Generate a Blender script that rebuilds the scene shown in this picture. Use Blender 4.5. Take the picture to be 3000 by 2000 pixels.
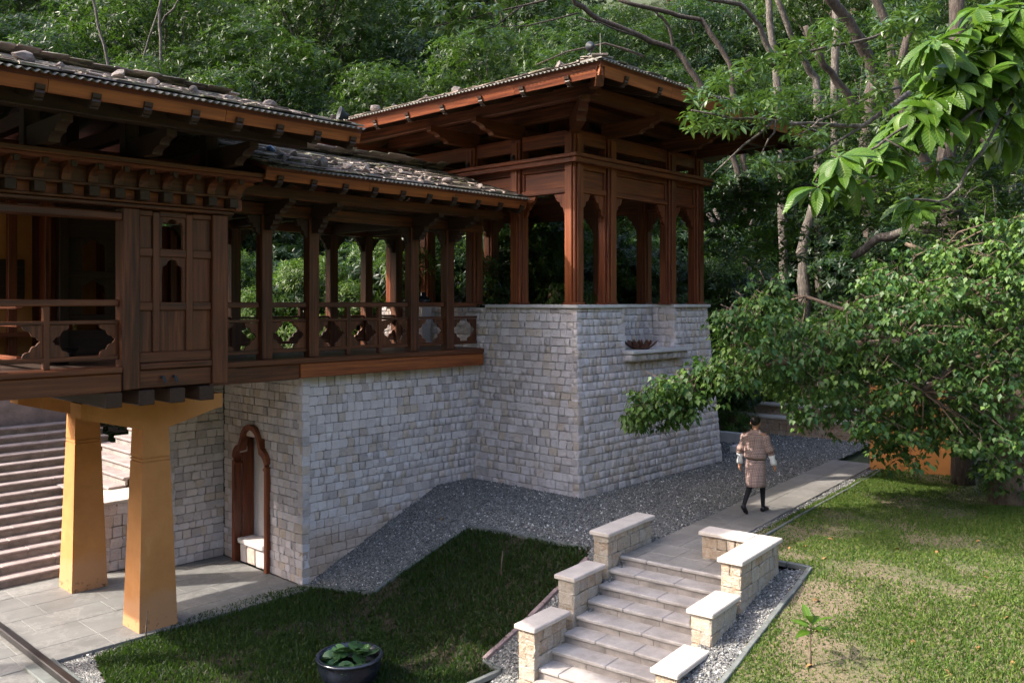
import bpy, math, random
import numpy as np
from mathutils import Vector, Matrix
random.seed(7); rng = np.random.default_rng(11)
for o in list(bpy.data.objects): bpy.data.objects.remove(o)
scene = bpy.context.scene; COL = scene.collection
R = math.radians

# ------------------------------------------------------------------ camera
TH = R(43.1)                                   # building axis X runs 43.1 deg right of the view
AX = np.array([math.sin(TH), math.cos(TH)]); BX = np.array([-math.cos(TH), math.sin(TH)])
CAMZ = 3.8; FPX = 2000.0; CU, CV = 1176.0, 694.0
cd = bpy.data.cameras.new('camera'); cam = bpy.data.objects.new('camera', cd); COL.objects.link(cam)
cam.location = (0, 0, CAMZ)
cam.rotation_euler = (R(90), 0, -math.atan2(AX[1], BX[1]))
cd.sensor_width = 36; cd.lens = 36*FPX/2352; cd.shift_y = -90/2352; cd.clip_end = 600; cd.clip_start = .1
scene.camera = cam

# ------------------------------------------------------------------ sky, sun, exposure
SUN_EL = R(40); SUN_H = Vector((-.81, .585)).normalized()
TOSUN = Vector((SUN_H.x*math.cos(SUN_EL), SUN_H.y*math.cos(SUN_EL), math.sin(SUN_EL)))
w = bpy.data.worlds.new('World'); scene.world = w; w.use_nodes = True
nt = w.node_tree; bg = nt.nodes['Background']
sky = nt.nodes.new('ShaderNodeTexSky'); sky.sky_type = 'NISHITA'; sky.sun_disc = False
sky.dust_density = 4.0; sky.ozone_density = 0.0; sky.air_density = .8; sky.sun_elevation = SUN_EL; sky.sun_rotation = math.atan2(SUN_H.x, SUN_H.y)
nt.links.new(sky.outputs[0], bg.inputs[0]); bg.inputs[1].default_value = .15
sl = bpy.data.lights.new('sun', 'SUN'); sl.energy = 2.2; sl.angle = R(.6); sl.color = (1, .93, .82)
so = bpy.data.objects.new('sun', sl); COL.objects.link(so); so.location = (-20, 15, 30)
so.rotation_euler = (-TOSUN).to_track_quat('-Z', 'Y').to_euler()
scene.view_settings.view_transform = 'Standard'; scene.view_settings.look = 'None'
scene.view_settings.exposure = 2.25; scene.view_settings.gamma = 1
scene.render.engine = 'CYCLES'
try:
    scene.cycles.max_bounces = 5; scene.cycles.diffuse_bounces = 3; scene.cycles.glossy_bounces = 2; scene.cycles.transmission_bounces = 3; scene.cycles.transparent_max_bounces = 4
except Exception: pass

# ------------------------------------------------------------------ numeric helpers
def ray(u, v):
    c = np.array([(u-CU)/FPX, 1.0]); return np.array([c@AX, c@BX, -(v-CV)/FPX])
def at(u, v, d):                                # point at view depth d
    r = ray(u, v); return Vector((r[0]*d, r[1]*d, CAMZ+r[2]*d))
def depth(x, y): return x*AX[1]+y*BX[1]
def project(p):
    cx = p[0]*AX[0]+p[1]*BX[0]; cy = p[0]*AX[1]+p[1]*BX[1]
    return CU+FPX*cx/cy, CV-FPX*(p[2]-CAMZ)/cy, cy
PS = math.sin(R(5.8)); PC = math.cos(R(5.8))     # stair / path frame, turned 5.8 deg
def pw(a, b): return (a*PC-b*PS, a*PS+b*PC)
def pinv(x, y): return (x*PC+y*PS, -x*PS+y*PC)
PM = Matrix(((PC, -PS, 0, 0), (PS, PC, 0, 0), (0, 0, 1, 0), (0, 0, 0, 1)))

def vnoise(x, y, seed=0):
    x = np.asarray(x, float); y = np.asarray(y, float)
    xi = np.floor(x).astype(np.int64); yi = np.floor(y).astype(np.int64); fx = x-xi; fy = y-yi
    def h(a, b):
        n = (a*374761393+b*668265263+seed*974711) & 0x7fffffff
        n = ((n ^ (n >> 13))*1274126177) & 0x7fffffff
        return ((n ^ (n >> 16)) & 0xffff)/65535.0
    sx = fx*fx*(3-2*fx); sy = fy*fy*(3-2*fy)
    return (h(xi, yi)*(1-sx)+h(xi+1, yi)*sx)*(1-sy)+(h(xi, yi+1)*(1-sx)+h(xi+1, yi+1)*sx)*sy
def fbm(x, y, seed=0): return .55*vnoise(x, y, seed)+.3*vnoise(2.1*x, 2.1*y, seed+3)+.15*vnoise(4.3*x, 4.3*y, seed+7)
def sstep(t): t = np.clip(t, 0, 1); return t*t*(3-2*t)

def ground(x, y):
    """height of the made ground"""
    x = np.asarray(x, float); y = np.asarray(y, float)
    a = x*PC+y*PS; b = -x*PS+y*PC
    xb = 8.3+.11*(y-7.7); xt = 10.7+.265*(y-7.7)
    left = -1.36*(1-np.clip((x-xb)/(xt-xb), 0, 1))
    right = -np.clip(.155*(12.6-a), 0, 1.36)
    k = np.clip((b-4.6)/2.2, 0, 1)
    z = right*(1-k)+left*k
    z = z-.03+.05*(fbm(x*.8, y*.8, 5)-.5)
    # terrace behind, hill beyond
    z = z+np.where(b < 5.4, .05*np.clip(a-20, 0, 30), 0)
    d = x*AX[1]+y*BX[1]; cx = x*AX[0]+y*BX[0]
    r = np.hypot(d, cx)
    start = 25+7.5*sstep((cx-2.5)/3.0)
    hill = np.clip(r-start, 0, None)
    z = z+hill*.36+np.clip(r-start-9, 0, None)*.14+ (fbm(x*.12, y*.12, 9)-.5)*np.clip(hill*.2, 0, 3)
    z = np.where((a > 26.0) & (a < 32) & (b > 4) & (b < 17), np.maximum(z, .62+.03*(a-26)), z)
    return z
def gz(x, y): return float(ground(np.array([x]), np.array([y]))[0])
_GD = np.arange(6.0, 40.0, .02)
def gpix(u, v):                                  # where the ray through a pixel meets the made ground
    r = ray(u, v); k = np.argmax(CAMZ+r[2]*_GD < ground(r[0]*_GD, r[1]*_GD)); d = _GD[k]
    return (float(r[0]*d), float(r[1]*d))
def inpoly(x, y, poly):
    x = np.asarray(x); y = np.asarray(y); c = np.zeros(x.shape, bool); n = len(poly)
    for i in range(n):
        x0, y0 = poly[i]; x1, y1 = poly[(i+1) % n]
        if y0 == y1: continue
        m = ((y0 > y) != (y1 > y)) & (x < (x1-x0)*(y-y0)/(y1-y0)+x0)
        c ^= m
    return c

# ------------------------------------------------------------------ materials
def M(name): 
    m = bpy.data.materials.new(name); m.use_nodes = True
    return m, m.node_tree, m.node_tree.nodes['Principled BSDF']
def N(t, kind, **kw):
    n = t.nodes.new(kind)
    for k, v in kw.items():
        if k.startswith('i_'):
            n.inputs[k[2:].replace('_', ' ')].default_value = v
        else: setattr(n, k, v)
    return n
def ramp(t, fac, stops):
    r = t.nodes.new('ShaderNodeValToRGB'); e = r.color_ramp.elements
    while len(e) < len(stops): e.new(.5)
    for i, (p, c) in enumerate(stops): e[i].position = p; e[i].color = (*c, 1)
    t.links.new(fac, r.inputs[0]); return r
def mixc(t, fac, a, b, mode='MIX'):
    n = t.nodes.new('ShaderNodeMix'); n.data_type = 'RGBA'; n.blend_type = mode
    for s, v in ((n.inputs[0], fac), (n.inputs[6], a), (n.inputs[7], b)):
        if isinstance(v, bpy.types.NodeSocket): t.links.new(v, s)
        elif isinstance(v, (int, float)): s.default_value = v
        else: s.default_value = (*v, 1)
    return n.outputs[2]
def mth(t, op, a, b=None, c=None):
    n = t.nodes.new('ShaderNodeMath'); n.operation = op
    for i, v in enumerate((a, b, c)):
        if v is None: continue
        if isinstance(v, bpy.types.NodeSocket): t.links.new(v, n.inputs[i])
        else: n.inputs[i].default_value = v
    return n.outputs[0]
def noise(t, vec, scale, detail=4, rough=.55):
    n = t.nodes.new('ShaderNodeTexNoise'); n.inputs['Scale'].default_value = scale
    n.inputs['Detail'].default_value = detail; n.inputs['Roughness'].default_value = rough
    if vec is not None: t.links.new(vec, n.inputs['Vector'])
    return n.outputs[0]
def mapping(t, vec, scale=(1, 1, 1), loc=(0, 0, 0)):
    n = t.nodes.new('ShaderNodeMapping'); n.inputs['Scale'].default_value = scale; n.inputs['Location'].default_value = loc
    t.links.new(vec, n.inputs[0]); return n.outputs[0]
def bump(t, b, h, strength=.3, dist=.01):
    n = t.nodes.new('ShaderNodeBump'); n.inputs['Strength'].default_value = strength; n.inputs['Distance'].default_value = dist
    t.links.new(h, n.inputs['Height']); t.links.new(n.outputs[0], b.inputs['Normal'])
def pos(t): return t.nodes.new('ShaderNodeNewGeometry').outputs['Position']
def orand(t): return t.nodes.new('ShaderNodeObjectInfo').outputs['Random']
def attr(t, name): 
    n = t.nodes.new('ShaderNodeAttribute'); n.attribute_name = name; return n.outputs['Fac']

def wood(name, c0, c1, c2, axis, rough=.42, grey=0.0):
    m, t, b = M(name+'_'+axis)
    P = pos(t); k = orand(t)
    off = t.nodes.new('ShaderNodeCombineXYZ'); 
    for i in range(3): t.links.new(mth(t, 'MULTIPLY', k, 37.0+11*i), off.inputs[i])
    add = t.nodes.new('ShaderNodeVectorMath'); t.links.new(P, add.inputs[0]); t.links.new(off.outputs[0], add.inputs[1])
    sc = {'x': (.9, 22, 22), 'y': (22, .9, 22), 'z': (22, 22, .9)}[axis]
    g = noise(t, mapping(t, add.outputs[0], sc), 1.0, 5, .6)
    g2 = noise(t, mapping(t, add.outputs[0], tuple(s*.25 for s in sc)), 1.0, 3, .5)
    big = noise(t, add.outputs[0], 1.7, 3, .6)
    c = ramp(t, g, [(.34, c0), (.5, c1), (.68, c2)]).outputs[0]
    c = mixc(t, mth(t, 'MULTIPLY', mth(t, 'SUBTRACT', g2, .45), 1.6), c, c0)
    c = mixc(t, mth(t, 'MULTIPLY', mth(t, 'SUBTRACT', k, .5), .7), c, c2)
    gr = ramp(t, big, [(.42, (0, 0, 0)), (.72, (1, 1, 1))]).outputs[0]
    c = mixc(t, mth(t, 'MULTIPLY', gr, grey), c, (.045, .032, .022))
    t.links.new(c, b.inputs['Base Color'])
    t.links.new(mth(t, 'ADD', mth(t, 'MULTIPLY', g, .3), rough-.1), b.inputs['Roughness'])
    b.inputs['Specular IOR Level'].default_value = .38
    bump(t, b, mth(t, 'ADD', mth(t, 'MULTIPLY', g, .6), mth(t, 'MULTIPLY', big, .3)), .35, .006)
    return m
WOOD = {}
def defwood(key, *a, **k):
    for ax in 'xyz': WOOD[key+ax] = wood('wood_'+key, *a, ax, **k)
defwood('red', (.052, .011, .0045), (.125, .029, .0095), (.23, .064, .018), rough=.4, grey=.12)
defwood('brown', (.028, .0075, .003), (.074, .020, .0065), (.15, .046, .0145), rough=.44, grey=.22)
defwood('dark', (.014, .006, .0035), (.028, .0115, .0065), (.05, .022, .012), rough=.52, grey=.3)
defwood('fascia', (.13, .030, .008), (.22, .058, .013), (.32, .10, .022), rough=.5, grey=.12)
defwood('deck', (.06, .013, .007), (.12, .028, .015), (.17, .045, .023), rough=.6, grey=.1)

def stone_mat(name, cols, dirt=None, scale=1.0):
    m, t, b = M(name)
    P = pos(t); k = mth(t, 'FRACT', mth(t, 'ADD', orand(t), attr(t, 'rnd')))
    n1 = noise(t, P, 14*scale, 5, .65); n2 = noise(t, P, 90*scale, 3, .7); n3 = noise(t, P, 1.1, 3, .5)
    n4 = noise(t, P, 5, 4, .6)
    c = ramp(t, k, cols).outputs[0]
    tint = ramp(t, n4, [(.46, (0, 0, 0)), (.75, (1, 1, 1))]).outputs[0]
    c = mixc(t, mth(t, 'MULTIPLY', tint, .32), c, (.47, .36, .25))
    c = mixc(t, mth(t, 'MULTIPLY', mth(t, 'SUBTRACT', n1, .35), .9), c, (.70, .66, .66))
    c = mixc(t, .5, c, ramp(t, n2, [(.32, (.28, .27, .27)), (.62, (.66, .64, .64))]).outputs[0], 'OVERLAY')
    if dirt:
        z = t.nodes.new('ShaderNodeSeparateXYZ'); t.links.new(P, z.inputs[0])
        h = mth(t, 'SUBTRACT', mth(t, 'ADD', dirt[0], mth(t, 'MULTIPLY', n3, dirt[1])), z.outputs[2])
        f = mth(t, 'MINIMUM', mth(t, 'MAXIMUM', mth(t, 'MULTIPLY', h, 1.2), 0), .6)
        c = mixc(t, f, c, (.46, .31, .20))
    t.links.new(c, b.inputs['Base Color']); b.inputs['Roughness'].default_value = .9
    b.inputs['Specular IOR Level'].default_value = .25
    bump(t, b, mth(t, 'ADD', mth(t, 'MULTIPLY', n1, 1.3), mth(t, 'MULTIPLY', n2, .8)), 1.0, .028)
    return m
GREY = [(0, (.38, .34, .335)), (.12, (.52, .47, .47)), (.4, (.64, .585, .585)), (.65, (.70, .64, .64)), (.80, (.63, .55, .52)), (.93, (.55, .45, .36)), (1, (.43, .37, .34))]
CREAM = [(0, (.38, .33, .26)), (.3, (.43, .38, .30)), (.6, (.38, .31, .22)), (.85, (.36, .265, .17)), (1, (.33, .28, .23))]
MAT = {}
MAT['stone'] = stone_mat('squared_granite', GREY, dirt=(-.55, .75))
MAT['stone_low'] = stone_mat('squared_granite_plain', GREY)
MAT['stone_cream'] = stone_mat('cream_granite', CREAM)
MAT['stone_tan'] = stone_mat('tan_sandstone', [(0, (.30, .18, .10)), (.4, (.36, .23, .13)), (.8, (.30, .2, .13)), (1, (.4, .3, .2))])
def simple(name, col, rough=.8, var=.25, sc=6, bstr=.3, spec=.3, metal=0):
    m, t, b = M(name); P = pos(t)
    n1 = noise(t, P, sc, 6, .6); n2 = noise(t, P, sc*9, 3, .6)
    lo = tuple(c*(1-var) for c in col); hi = tuple(min(1, c*(1+var)) for c in col)
    c = ramp(t, n1, [(.3, lo), (.7, hi)]).outputs[0]
    c = mixc(t, .35, c, ramp(t, n2, [(.3, (.4, .4, .4)), (.7, (.6, .6, .6))]).outputs[0], 'OVERLAY')
    t.links.new(c, b.inputs['Base Color']); b.inputs['Roughness'].default_value = rough
    b.inputs['Specular IOR Level'].default_value = spec; b.inputs['Metallic'].default_value = metal
    bump(t, b, mth(t, 'ADD', n1, mth(t, 'MULTIPLY', n2, .5)), bstr, .006); return m
MAT['mortar'] = simple('mortar', (.15, .135, .125), .95)
MAT['coping'] = simple('coping_granite', (.47, .44, .43), .75, .14, 4, .25)
MAT['coping_warm'] = simple('coping_limestone', (.44, .39, .35), .75, .14, 4, .25)
MAT['tread'] = simple('tread_granite', (.30, .275, .26), .7, .28, 3, .4)
MAT['tread_pink'] = simple('tread_pink_granite', (.225, .185, .178), .75, .3, 3, .4)
MAT['riser'] = simple('riser_granite', (.24, .215, .2), .85, .35, 3.5, .5)
MAT['metal_dark'] = simple('dark_bronze_metal', (.035, .03, .03), .4, .3, 8, .1, .5, .6)
MAT['lamp_metal'] = simple('lamp_metal', (.022, .026, .033), .6, .2, 8, .1, .3, .0)
MAT['zinc'] = simple('corrugated_zinc', (.13, .12, .105), .7, .5, 5, .2, .3, .0)
MAT['bronze'] = simple('lotus_bronze', (.12, .05, .03), .45, .4, 9, .3, .5, .35)
MAT['weight'] = simple('roof_boulder', (.13, .11, .102), .95, .6, 7, .9)
MAT['weight_blue'] = simple('blue_plastic_wrap', (.05, .09, .16), .35, .3, 8, .6, .5)
MAT['white_plaster'] = simple('white_plaster', (.5, .48, .5), .9, .06, 2, .08)
MAT['kerb'] = simple('edging_stone', (.11, .118, .113), .85, .3, 5, .4)
MAT['brick'] = simple('edging_brick', (.20, .15, .15), .85, .35, 8, .4)
MAT['soil'] = simple('soil', (.028, .021, .013), .95, .35, 3, .9)  # lower lawn soil, also darkened to deepen the shade there
MAT['pot'] = simple('glazed_blue_pot', (.012, .016, .026), .22, .3, 3, .05, .6)
MAT['skin'] = simple('skin', (.42, .22, .14), .55, .05, 10, .05)
MAT['hair'] = simple('black_hair', (.012, .009, .008), .4, .3, 40, .3)
MAT['black_cloth'] = simple('black_knit', (.010, .010, .012), .85, .2, 60, .3)
MAT['black_shoe'] = simple('black_leather', (.008, .008, .009), .4, .2, 20, .1)
MAT['white_cloth'] = simple('white_cotton', (.75, .74, .76), .85, .05, 9, .2)
MAT['yellow_leaf'] = simple('dry_leaf', (.20, .11, .04), .8, .4, 20, .3)

def plaster_mat():
    m, t, b = M('ochre_plaster'); P = pos(t)
    n = noise(t, P, 2.2, 6, .65); n2 = noise(t, P, 30, 4, .6)
    st = noise(t, mapping(t, P, (3, 3, .8)), 1.3, 5, .6)
    c = ramp(t, n, [(.3, (.38, .155, .042)), (.7, (.48, .21, .062))]).outputs[0]
    z = t.nodes.new('ShaderNodeSeparateXYZ'); t.links.new(P, z.inputs[0])
    low = mth(t, 'SUBTRACT', mth(t, 'ADD', -1.15, mth(t, 'MULTIPLY', n, .9)), z.outputs[2])
    f = mth(t, 'MINIMUM', mth(t, 'MAXIMUM', mth(t, 'MULTIPLY', low, 3), 0), .75)
    c = mixc(t, f, c, (.42, .21, .10))
    pale = ramp(t, st, [(.62, (0, 0, 0)), (.7, (1, 1, 1))]).outputs[0]
    c = mixc(t, mth(t, 'MULTIPLY', pale, .22), c, (.6, .42, .22))
    spot = noise(t, P, 9, 5, .7)
    lo2 = mth(t, 'MULTIPLY', mth(t, 'SUBTRACT', -1.05, z.outputs[2]), 3.5)
    dk = mth(t, 'MULTIPLY', mth(t, 'MINIMUM', mth(t, 'MAXIMUM', lo2, 0), 1), ramp(t, spot, [(.56, (0, 0, 0)), (.62, (1, 1, 1))]).outputs[0])
    c = mixc(t, mth(t, 'MULTIPLY', dk, .85), c, (.07, .035, .02))
    t.links.new(c, b.inputs['Base Color']); b.inputs['Roughness'].default_value = .85
    bump(t, b, mth(t, 'ADD', n2, n), .25, .008); return m
MAT['ochre'] = plaster_mat()
def slab_mat(name, base, warm):
    m, t, b = M(name); P = pos(t); k = orand(t)
    n1 = noise(t, P, 1.3, 6, .65); n2 = noise(t, P, 7, 5, .65); n3 = noise(t, P, 60, 3, .6)
    lo = tuple(c*.6 for c in base); hi = tuple(min(1, c*1.35) for c in base)
    c = ramp(t, n1, [(.28, lo), (.5, base), (.72, hi)]).outputs[0]
    c = mixc(t, mth(t, 'MULTIPLY', n2, .45), c, warm)
    c = mixc(t, mth(t, 'MULTIPLY', k, .3), c, lo)
    wv = ramp(t, noise(t, mapping(t, P, (1, 1, 1), (7, 3, 0)), 1.1, 8, .75), [(.5, (0, 0, 0)), (.53, (1, 1, 1)), (.57, (0, 0, 0))]).outputs[0]
    c = mixc(t, mth(t, 'MULTIPLY', wv, .12), c, (.5, .48, .45))
    t.links.new(c, b.inputs['Base Color']); b.inputs['Roughness'].default_value = .62
    bump(t, b, mth(t, 'ADD', n2, mth(t, 'MULTIPLY', n3, .5)), .3, .006); return m
MAT['slab'] = slab_mat('slate_paving', (.128, .128, .123), (.155, .147, .136))
MAT['path'] = slab_mat('path_paving', (.165, .155, .145), (.18, .16, .14))
def slate_mat():
    m, t, b = M('roof_slate'); P = pos(t); k = mth(t, 'FRACT', mth(t, 'ADD', orand(t), attr(t, 'rnd')))
    n = noise(t, P, 9, 5, .65); n2 = noise(t, P, 2.2, 4, .6)
    c = ramp(t, k, [(0, (.06, .048, .045)), (.35, (.13, .10, .092)), (.7, (.23, .18, .16)), (1, (.33, .27, .24))]).outputs[0]
    lich = ramp(t, n, [(.56, (0, 0, 0)), (.63, (1, 1, 1))]).outputs[0]
    c = mixc(t, mth(t, 'MULTIPLY', lich, .6), c, (.34, .36, .28))
    moss = ramp(t, n2, [(.5, (0, 0, 0)), (.62, (1, 1, 1))]).outputs[0]
    c = mixc(t, mth(t, 'MULTIPLY', moss, mth(t, 'MULTIPLY', n, .9)), c, (.10, .11, .02))
    t.links.new(c, b.inputs['Base Color']); b.inputs['Roughness'].default_value = .85
    bump(t, b, n, .7, .012); return m
MAT['slate'] = slate_mat()
def leaf_mat(name, c0, c1, c2, trans=.3, rough=.42, spec=.32, veins=False):
    m, t, b = M(name); v = mth(t, 'FRACT', mth(t, 'ADD', attr(t, 'rnd'), mth(t, 'MULTIPLY', orand(t), .35)))
    c = ramp(t, v, [(0, c0), (.5, c1), (.88, c2), (1, tuple(min(1, x*1.25) for x in c2))]).outputs[0]
    if veins:
        g = noise(t, pos(t), 30, 2, .5); c = mixc(t, mth(t, 'MULTIPLY', g, .25), c, c2); c = mixc(t, mth(t, 'MULTIPLY', mth(t, 'GREATER_THAN', attr(t, 'rib'), .93), .5), c, (.16, .22, .05))
        oc_ = t.nodes.new('ShaderNodeTexCoord'); sx_ = t.nodes.new('ShaderNodeSeparateXYZ'); t.links.new(oc_.outputs['Object'], sx_.inputs[0])
        ph_ = mth(t, 'MULTIPLY', mth(t, 'SUBTRACT', sx_.outputs[0], mth(t, 'MULTIPLY', mth(t, 'ABSOLUTE', sx_.outputs[1]), .35)), 75.0); vn_ = mth(t, 'SINE', ph_)
        c = mixc(t, mth(t, 'MULTIPLY', mth(t, 'GREATER_THAN', vn_, .82), .35), c, (.12, .19, .03)); bump(t, b, vn_, .25, .004)
    t.links.new(c, b.inputs['Base Color']); b.inputs['Roughness'].default_value = rough
    b.inputs['Specular IOR Level'].default_value = spec
    tr = t.nodes.new('ShaderNodeBsdfTranslucent')
    tc = mixc(t, .3, c, (.16, .34, .03)); t.links.new(tc, tr.inputs[0])
    mx = t.nodes.new('ShaderNodeMixShader'); mx.inputs[0].default_value = trans
    t.links.new(b.outputs[0], mx.inputs[1]); t.links.new(tr.outputs[0], mx.inputs[2])
    t.links.new(mx.outputs[0], t.nodes['Material Output'].inputs[0]); return m
MAT['leaf_forest'] = [leaf_mat('leaf_forest_a', (.006, .018, .006), (.013, .032, .010), (.028, .054, .014)),
                      leaf_mat('leaf_forest_b', (.008, .021, .005), (.018, .040, .008), (.042, .070, .013)),
                      leaf_mat('leaf_forest_c', (.005, .016, .008), (.011, .028, .012), (.021, .042, .017))]
MAT['leaf_pine'] = leaf_mat('leaf_pine', (.03, .05, .014), (.05, .08, .022), (.08, .115, .03), .15, .6)
MAT['leaf_tallow'] = leaf_mat('leaf_heart_shaped', (.018, .052, .013), (.034, .084, .020), (.078, .14, .024), .27, .48, .28)
MAT['leaf_big'] = leaf_mat('leaf_broad_glossy', (.032, .080, .008), (.055, .125, .010), (.10, .18, .015), .36, .4, .3, True)
MAT['leaf_whorl'] = leaf_mat('leaf_narrow_whorl', (.02, .045, .012), (.04, .078, .018), (.07, .115, .022), .26, .3)
MAT['leaf_bamboo'] = leaf_mat('leaf_bamboo', (.022, .052, .010), (.045, .09, .014), (.095, .15, .022), .3, .45)
MAT['leaf_lotus'] = leaf_mat('leaf_lotus', (.02, .05, .02), (.04, .085, .03), (.07, .12, .045), .15, .3)
MAT['grass'] = leaf_mat('grass_blade_shaded', (.006, .018, .0022), (.013, .032, .0036), (.027, .05, .0065), .35, .55, .3)  # lower lawn blades, green darkened past their own colour to deepen the shade
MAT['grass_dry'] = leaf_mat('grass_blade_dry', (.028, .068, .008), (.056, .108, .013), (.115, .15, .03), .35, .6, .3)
def bark_mat(name, c0, c1, c2, sc=1):
    m, t, b = M(name); P = pos(t)
    n = noise(t, mapping(t, P, (16*sc, 16*sc, 5*sc)), 1, 6, .7); n2 = noise(t, P, 3.5, 4, .6)
    c = ramp(t, n, [(.3, c0), (.52, c1), (.72, c2)]).outputs[0]
    c = mixc(t, mth(t, 'MULTIPLY', ramp(t, n2, [(.45, (0, 0, 0)), (.65, (1, 1, 1))]).outputs[0], .55), c, c0)
    t.links.new(c, b.inputs['Base Color']); b.inputs['Roughness'].default_value = .92
    bump(t, b, n, 1.0, .03); return m
MAT['bark'] = bark_mat('bark_grey', (.022, .018, .015), (.08, .066, .055), (.21, .19, .17))
MAT['bark_dark'] = bark_mat('bark_dark', (.014, .010, .008), (.045, .033, .026), (.11, .088, .075))
MAT['bark_brown'] = bark_mat('bark_brown', (.05, .034, .024), (.13, .09, .065), (.21, .16, .12), .7)
def gravel_mat():
    m, t, b = M('gravel'); P = pos(t)
    vo = t.nodes.new('ShaderNodeTexVoronoi'); vo.inputs['Scale'].default_value = 42; t.links.new(P, vo.inputs[0])
    bw = t.nodes.new('ShaderNodeRGBToBW'); t.links.new(vo.outputs['Color'], bw.inputs[0])
    c = ramp(t, bw.outputs[0], [(.2, (.06, .06, .06)), (.6, (.16, .16, .155)), (.95, (.33, .32, .3))]).outputs[0]
    t.links.new(c, b.inputs['Base Color']); b.inputs['Roughness'].default_value = .85
    bump(t, b, mth(t, 'SUBTRACT', 1.0, vo.outputs['Distance']), 1.0, .02); return m
MAT['gravel'] = gravel_mat()
def pebble_mat():
    m, t, b = M('pebble'); k = attr(t, 'rnd')
    c = ramp(t, k, [(0, (.045, .046, .046)), (.35, (.092, .094, .094)), (.7, (.15, .149, .145)), (.93, (.225, .215, .20)), (.97, (.48, .46, .43)), (1, (.62, .6, .57))]).outputs[0]
    t.links.new(c, b.inputs['Base Color']); b.inputs['Roughness'].default_value = .8; return m
MAT['pebble'] = pebble_mat()
def lawn_mat():
    m, t, b = M('lawn_soil'); P = pos(t)
    n1 = noise(t, P, 1.1, 5, .6); n2 = noise(t, P, 25, 5, .7)
    c = ramp(t, n2, [(.3, (.085, .062, .038)), (.6, (.17, .13, .082)), (.8, (.23, .185, .125))]).outputs[0]
    g = ramp(t, n1, [(.38, (0, 0, 0)), (.62, (1, 1, 1))]).outputs[0]
    c = mixc(t, mth(t, 'MULTIPLY', g, .6), c, (.05, .075, .015))
    t.links.new(c, b.inputs['Base Color']); b.inputs['Roughness'].default_value = .95
    bump(t, b, n2, 1.0, .03); return m
MAT['lawn'] = lawn_mat()
def forest_floor():
    m, t, b = M('forest_floor'); P = pos(t); n = noise(t, P, .9, 6, .7); n2 = noise(t, P, 9, 5, .7)
    c = ramp(t, mth(t, 'ADD', mth(t, 'MULTIPLY', n, .6), mth(t, 'MULTIPLY', n2, .4)), [(.35, (.02, .028, .01)), (.55, (.04, .055, .016)), (.7, (.075, .06, .035))]).outputs[0]
    t.links.new(c, b.inputs['Base Color']); b.inputs['Roughness'].default_value = .95; bump(t, b, n2, 1, .1); return m
MAT['forest'] = forest_floor()
def plaid_mat():
    m, t, b = M('plaid_robe_cloth'); tc = t.nodes.new('ShaderNodeUVMap'); s = t.nodes.new('ShaderNodeSeparateXYZ')
    t.links.new(tc.outputs[0], s.inputs[0])
    def line(sock, f, w, ph=0.0): return mth(t, 'LESS_THAN', mth(t, 'FRACT', mth(t, 'ADD', mth(t, 'MULTIPLY', sock, f), ph)), w)
    c = mixc(t, noise(t, mapping(t, tc.outputs[0], (9, 9, 1)), 4, 4), (.25, .165, .145), (.32, .215, .19))
    for sock in (s.outputs[0], s.outputs[1]):
        c = mixc(t, mth(t, 'MULTIPLY', line(sock, 36, .28), .38), c, (.12, .06, .055))
        c = mixc(t, mth(t, 'MULTIPLY', line(sock, 36, .2, .45), .3), c, (.6, .48, .43))
        c = mixc(t, mth(t, 'MULTIPLY', line(sock, 9, .08, .3), .55), c, (.04, .025, .03))
    t.links.new(c, b.inputs['Base Color']); b.inputs['Roughness'].default_value = .85
    bump(t, b, noise(t, pos(t), 12, 3), .5, .02); return m
MAT['plaid'] = plaid_mat()

# ------------------------------------------------------------------ mesh helpers
def _chamfer_topology():
    cs = [(sx, sy, sz) for sx in (-1, 1) for sy in (-1, 1) for sz in (-1, 1)]; ci = {c: i for i, c in enumerate(cs)}
    def pt(c, a, e=.2): return Vector([c[k]*(1 if k == a else 1-e) for k in range(3)])
    F = []
    def add(ids):
        p = [pt(cs[c], a) for c, a in ids]; n = (p[1]-p[0]).cross(p[2]-p[0])
        if n.dot(sum(p, Vector())) < 0: ids = ids[::-1]
        F.append([c*3+a for c, a in ids])
    for a in range(3):
        b_, c_ = [k for k in range(3) if k != a]
        for s in (-1, 1):
            ids = []
            for sb, sc in ((-1, -1), (1, -1), (1, 1), (-1, 1)):
                v = [0, 0, 0]; v[a] = s; v[b_] = sb; v[c_] = sc; ids.append((ci[tuple(v)], a))
            add(ids)
    for k in range(3):
        a, b_ = [q for q in range(3) if q != k]
        for sa in (-1, 1):
            for sb in (-1, 1):
                v = [0, 0, 0]; v[a] = sa; v[b_] = sb
                lo = list(v); lo[k] = -1; hi = list(v); hi[k] = 1
                add([(ci[tuple(lo)], a), (ci[tuple(hi)], a), (ci[tuple(hi)], b_), (ci[tuple(lo)], b_)])
    for c in cs: add([(ci[c], 0), (ci[c], 1), (ci[c], 2)])
    return cs, F
CS, CF = _chamfer_topology()
def chamfer_verts(hx, hy, hz, e):
    out = []; h = (hx, hy, hz); e = min(e, .45*min(h))
    for c in CS:
        for a in range(3): out.append(tuple(c[k]*(h[k] if k == a else h[k]-e) for k in range(3)))
    return out
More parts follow.
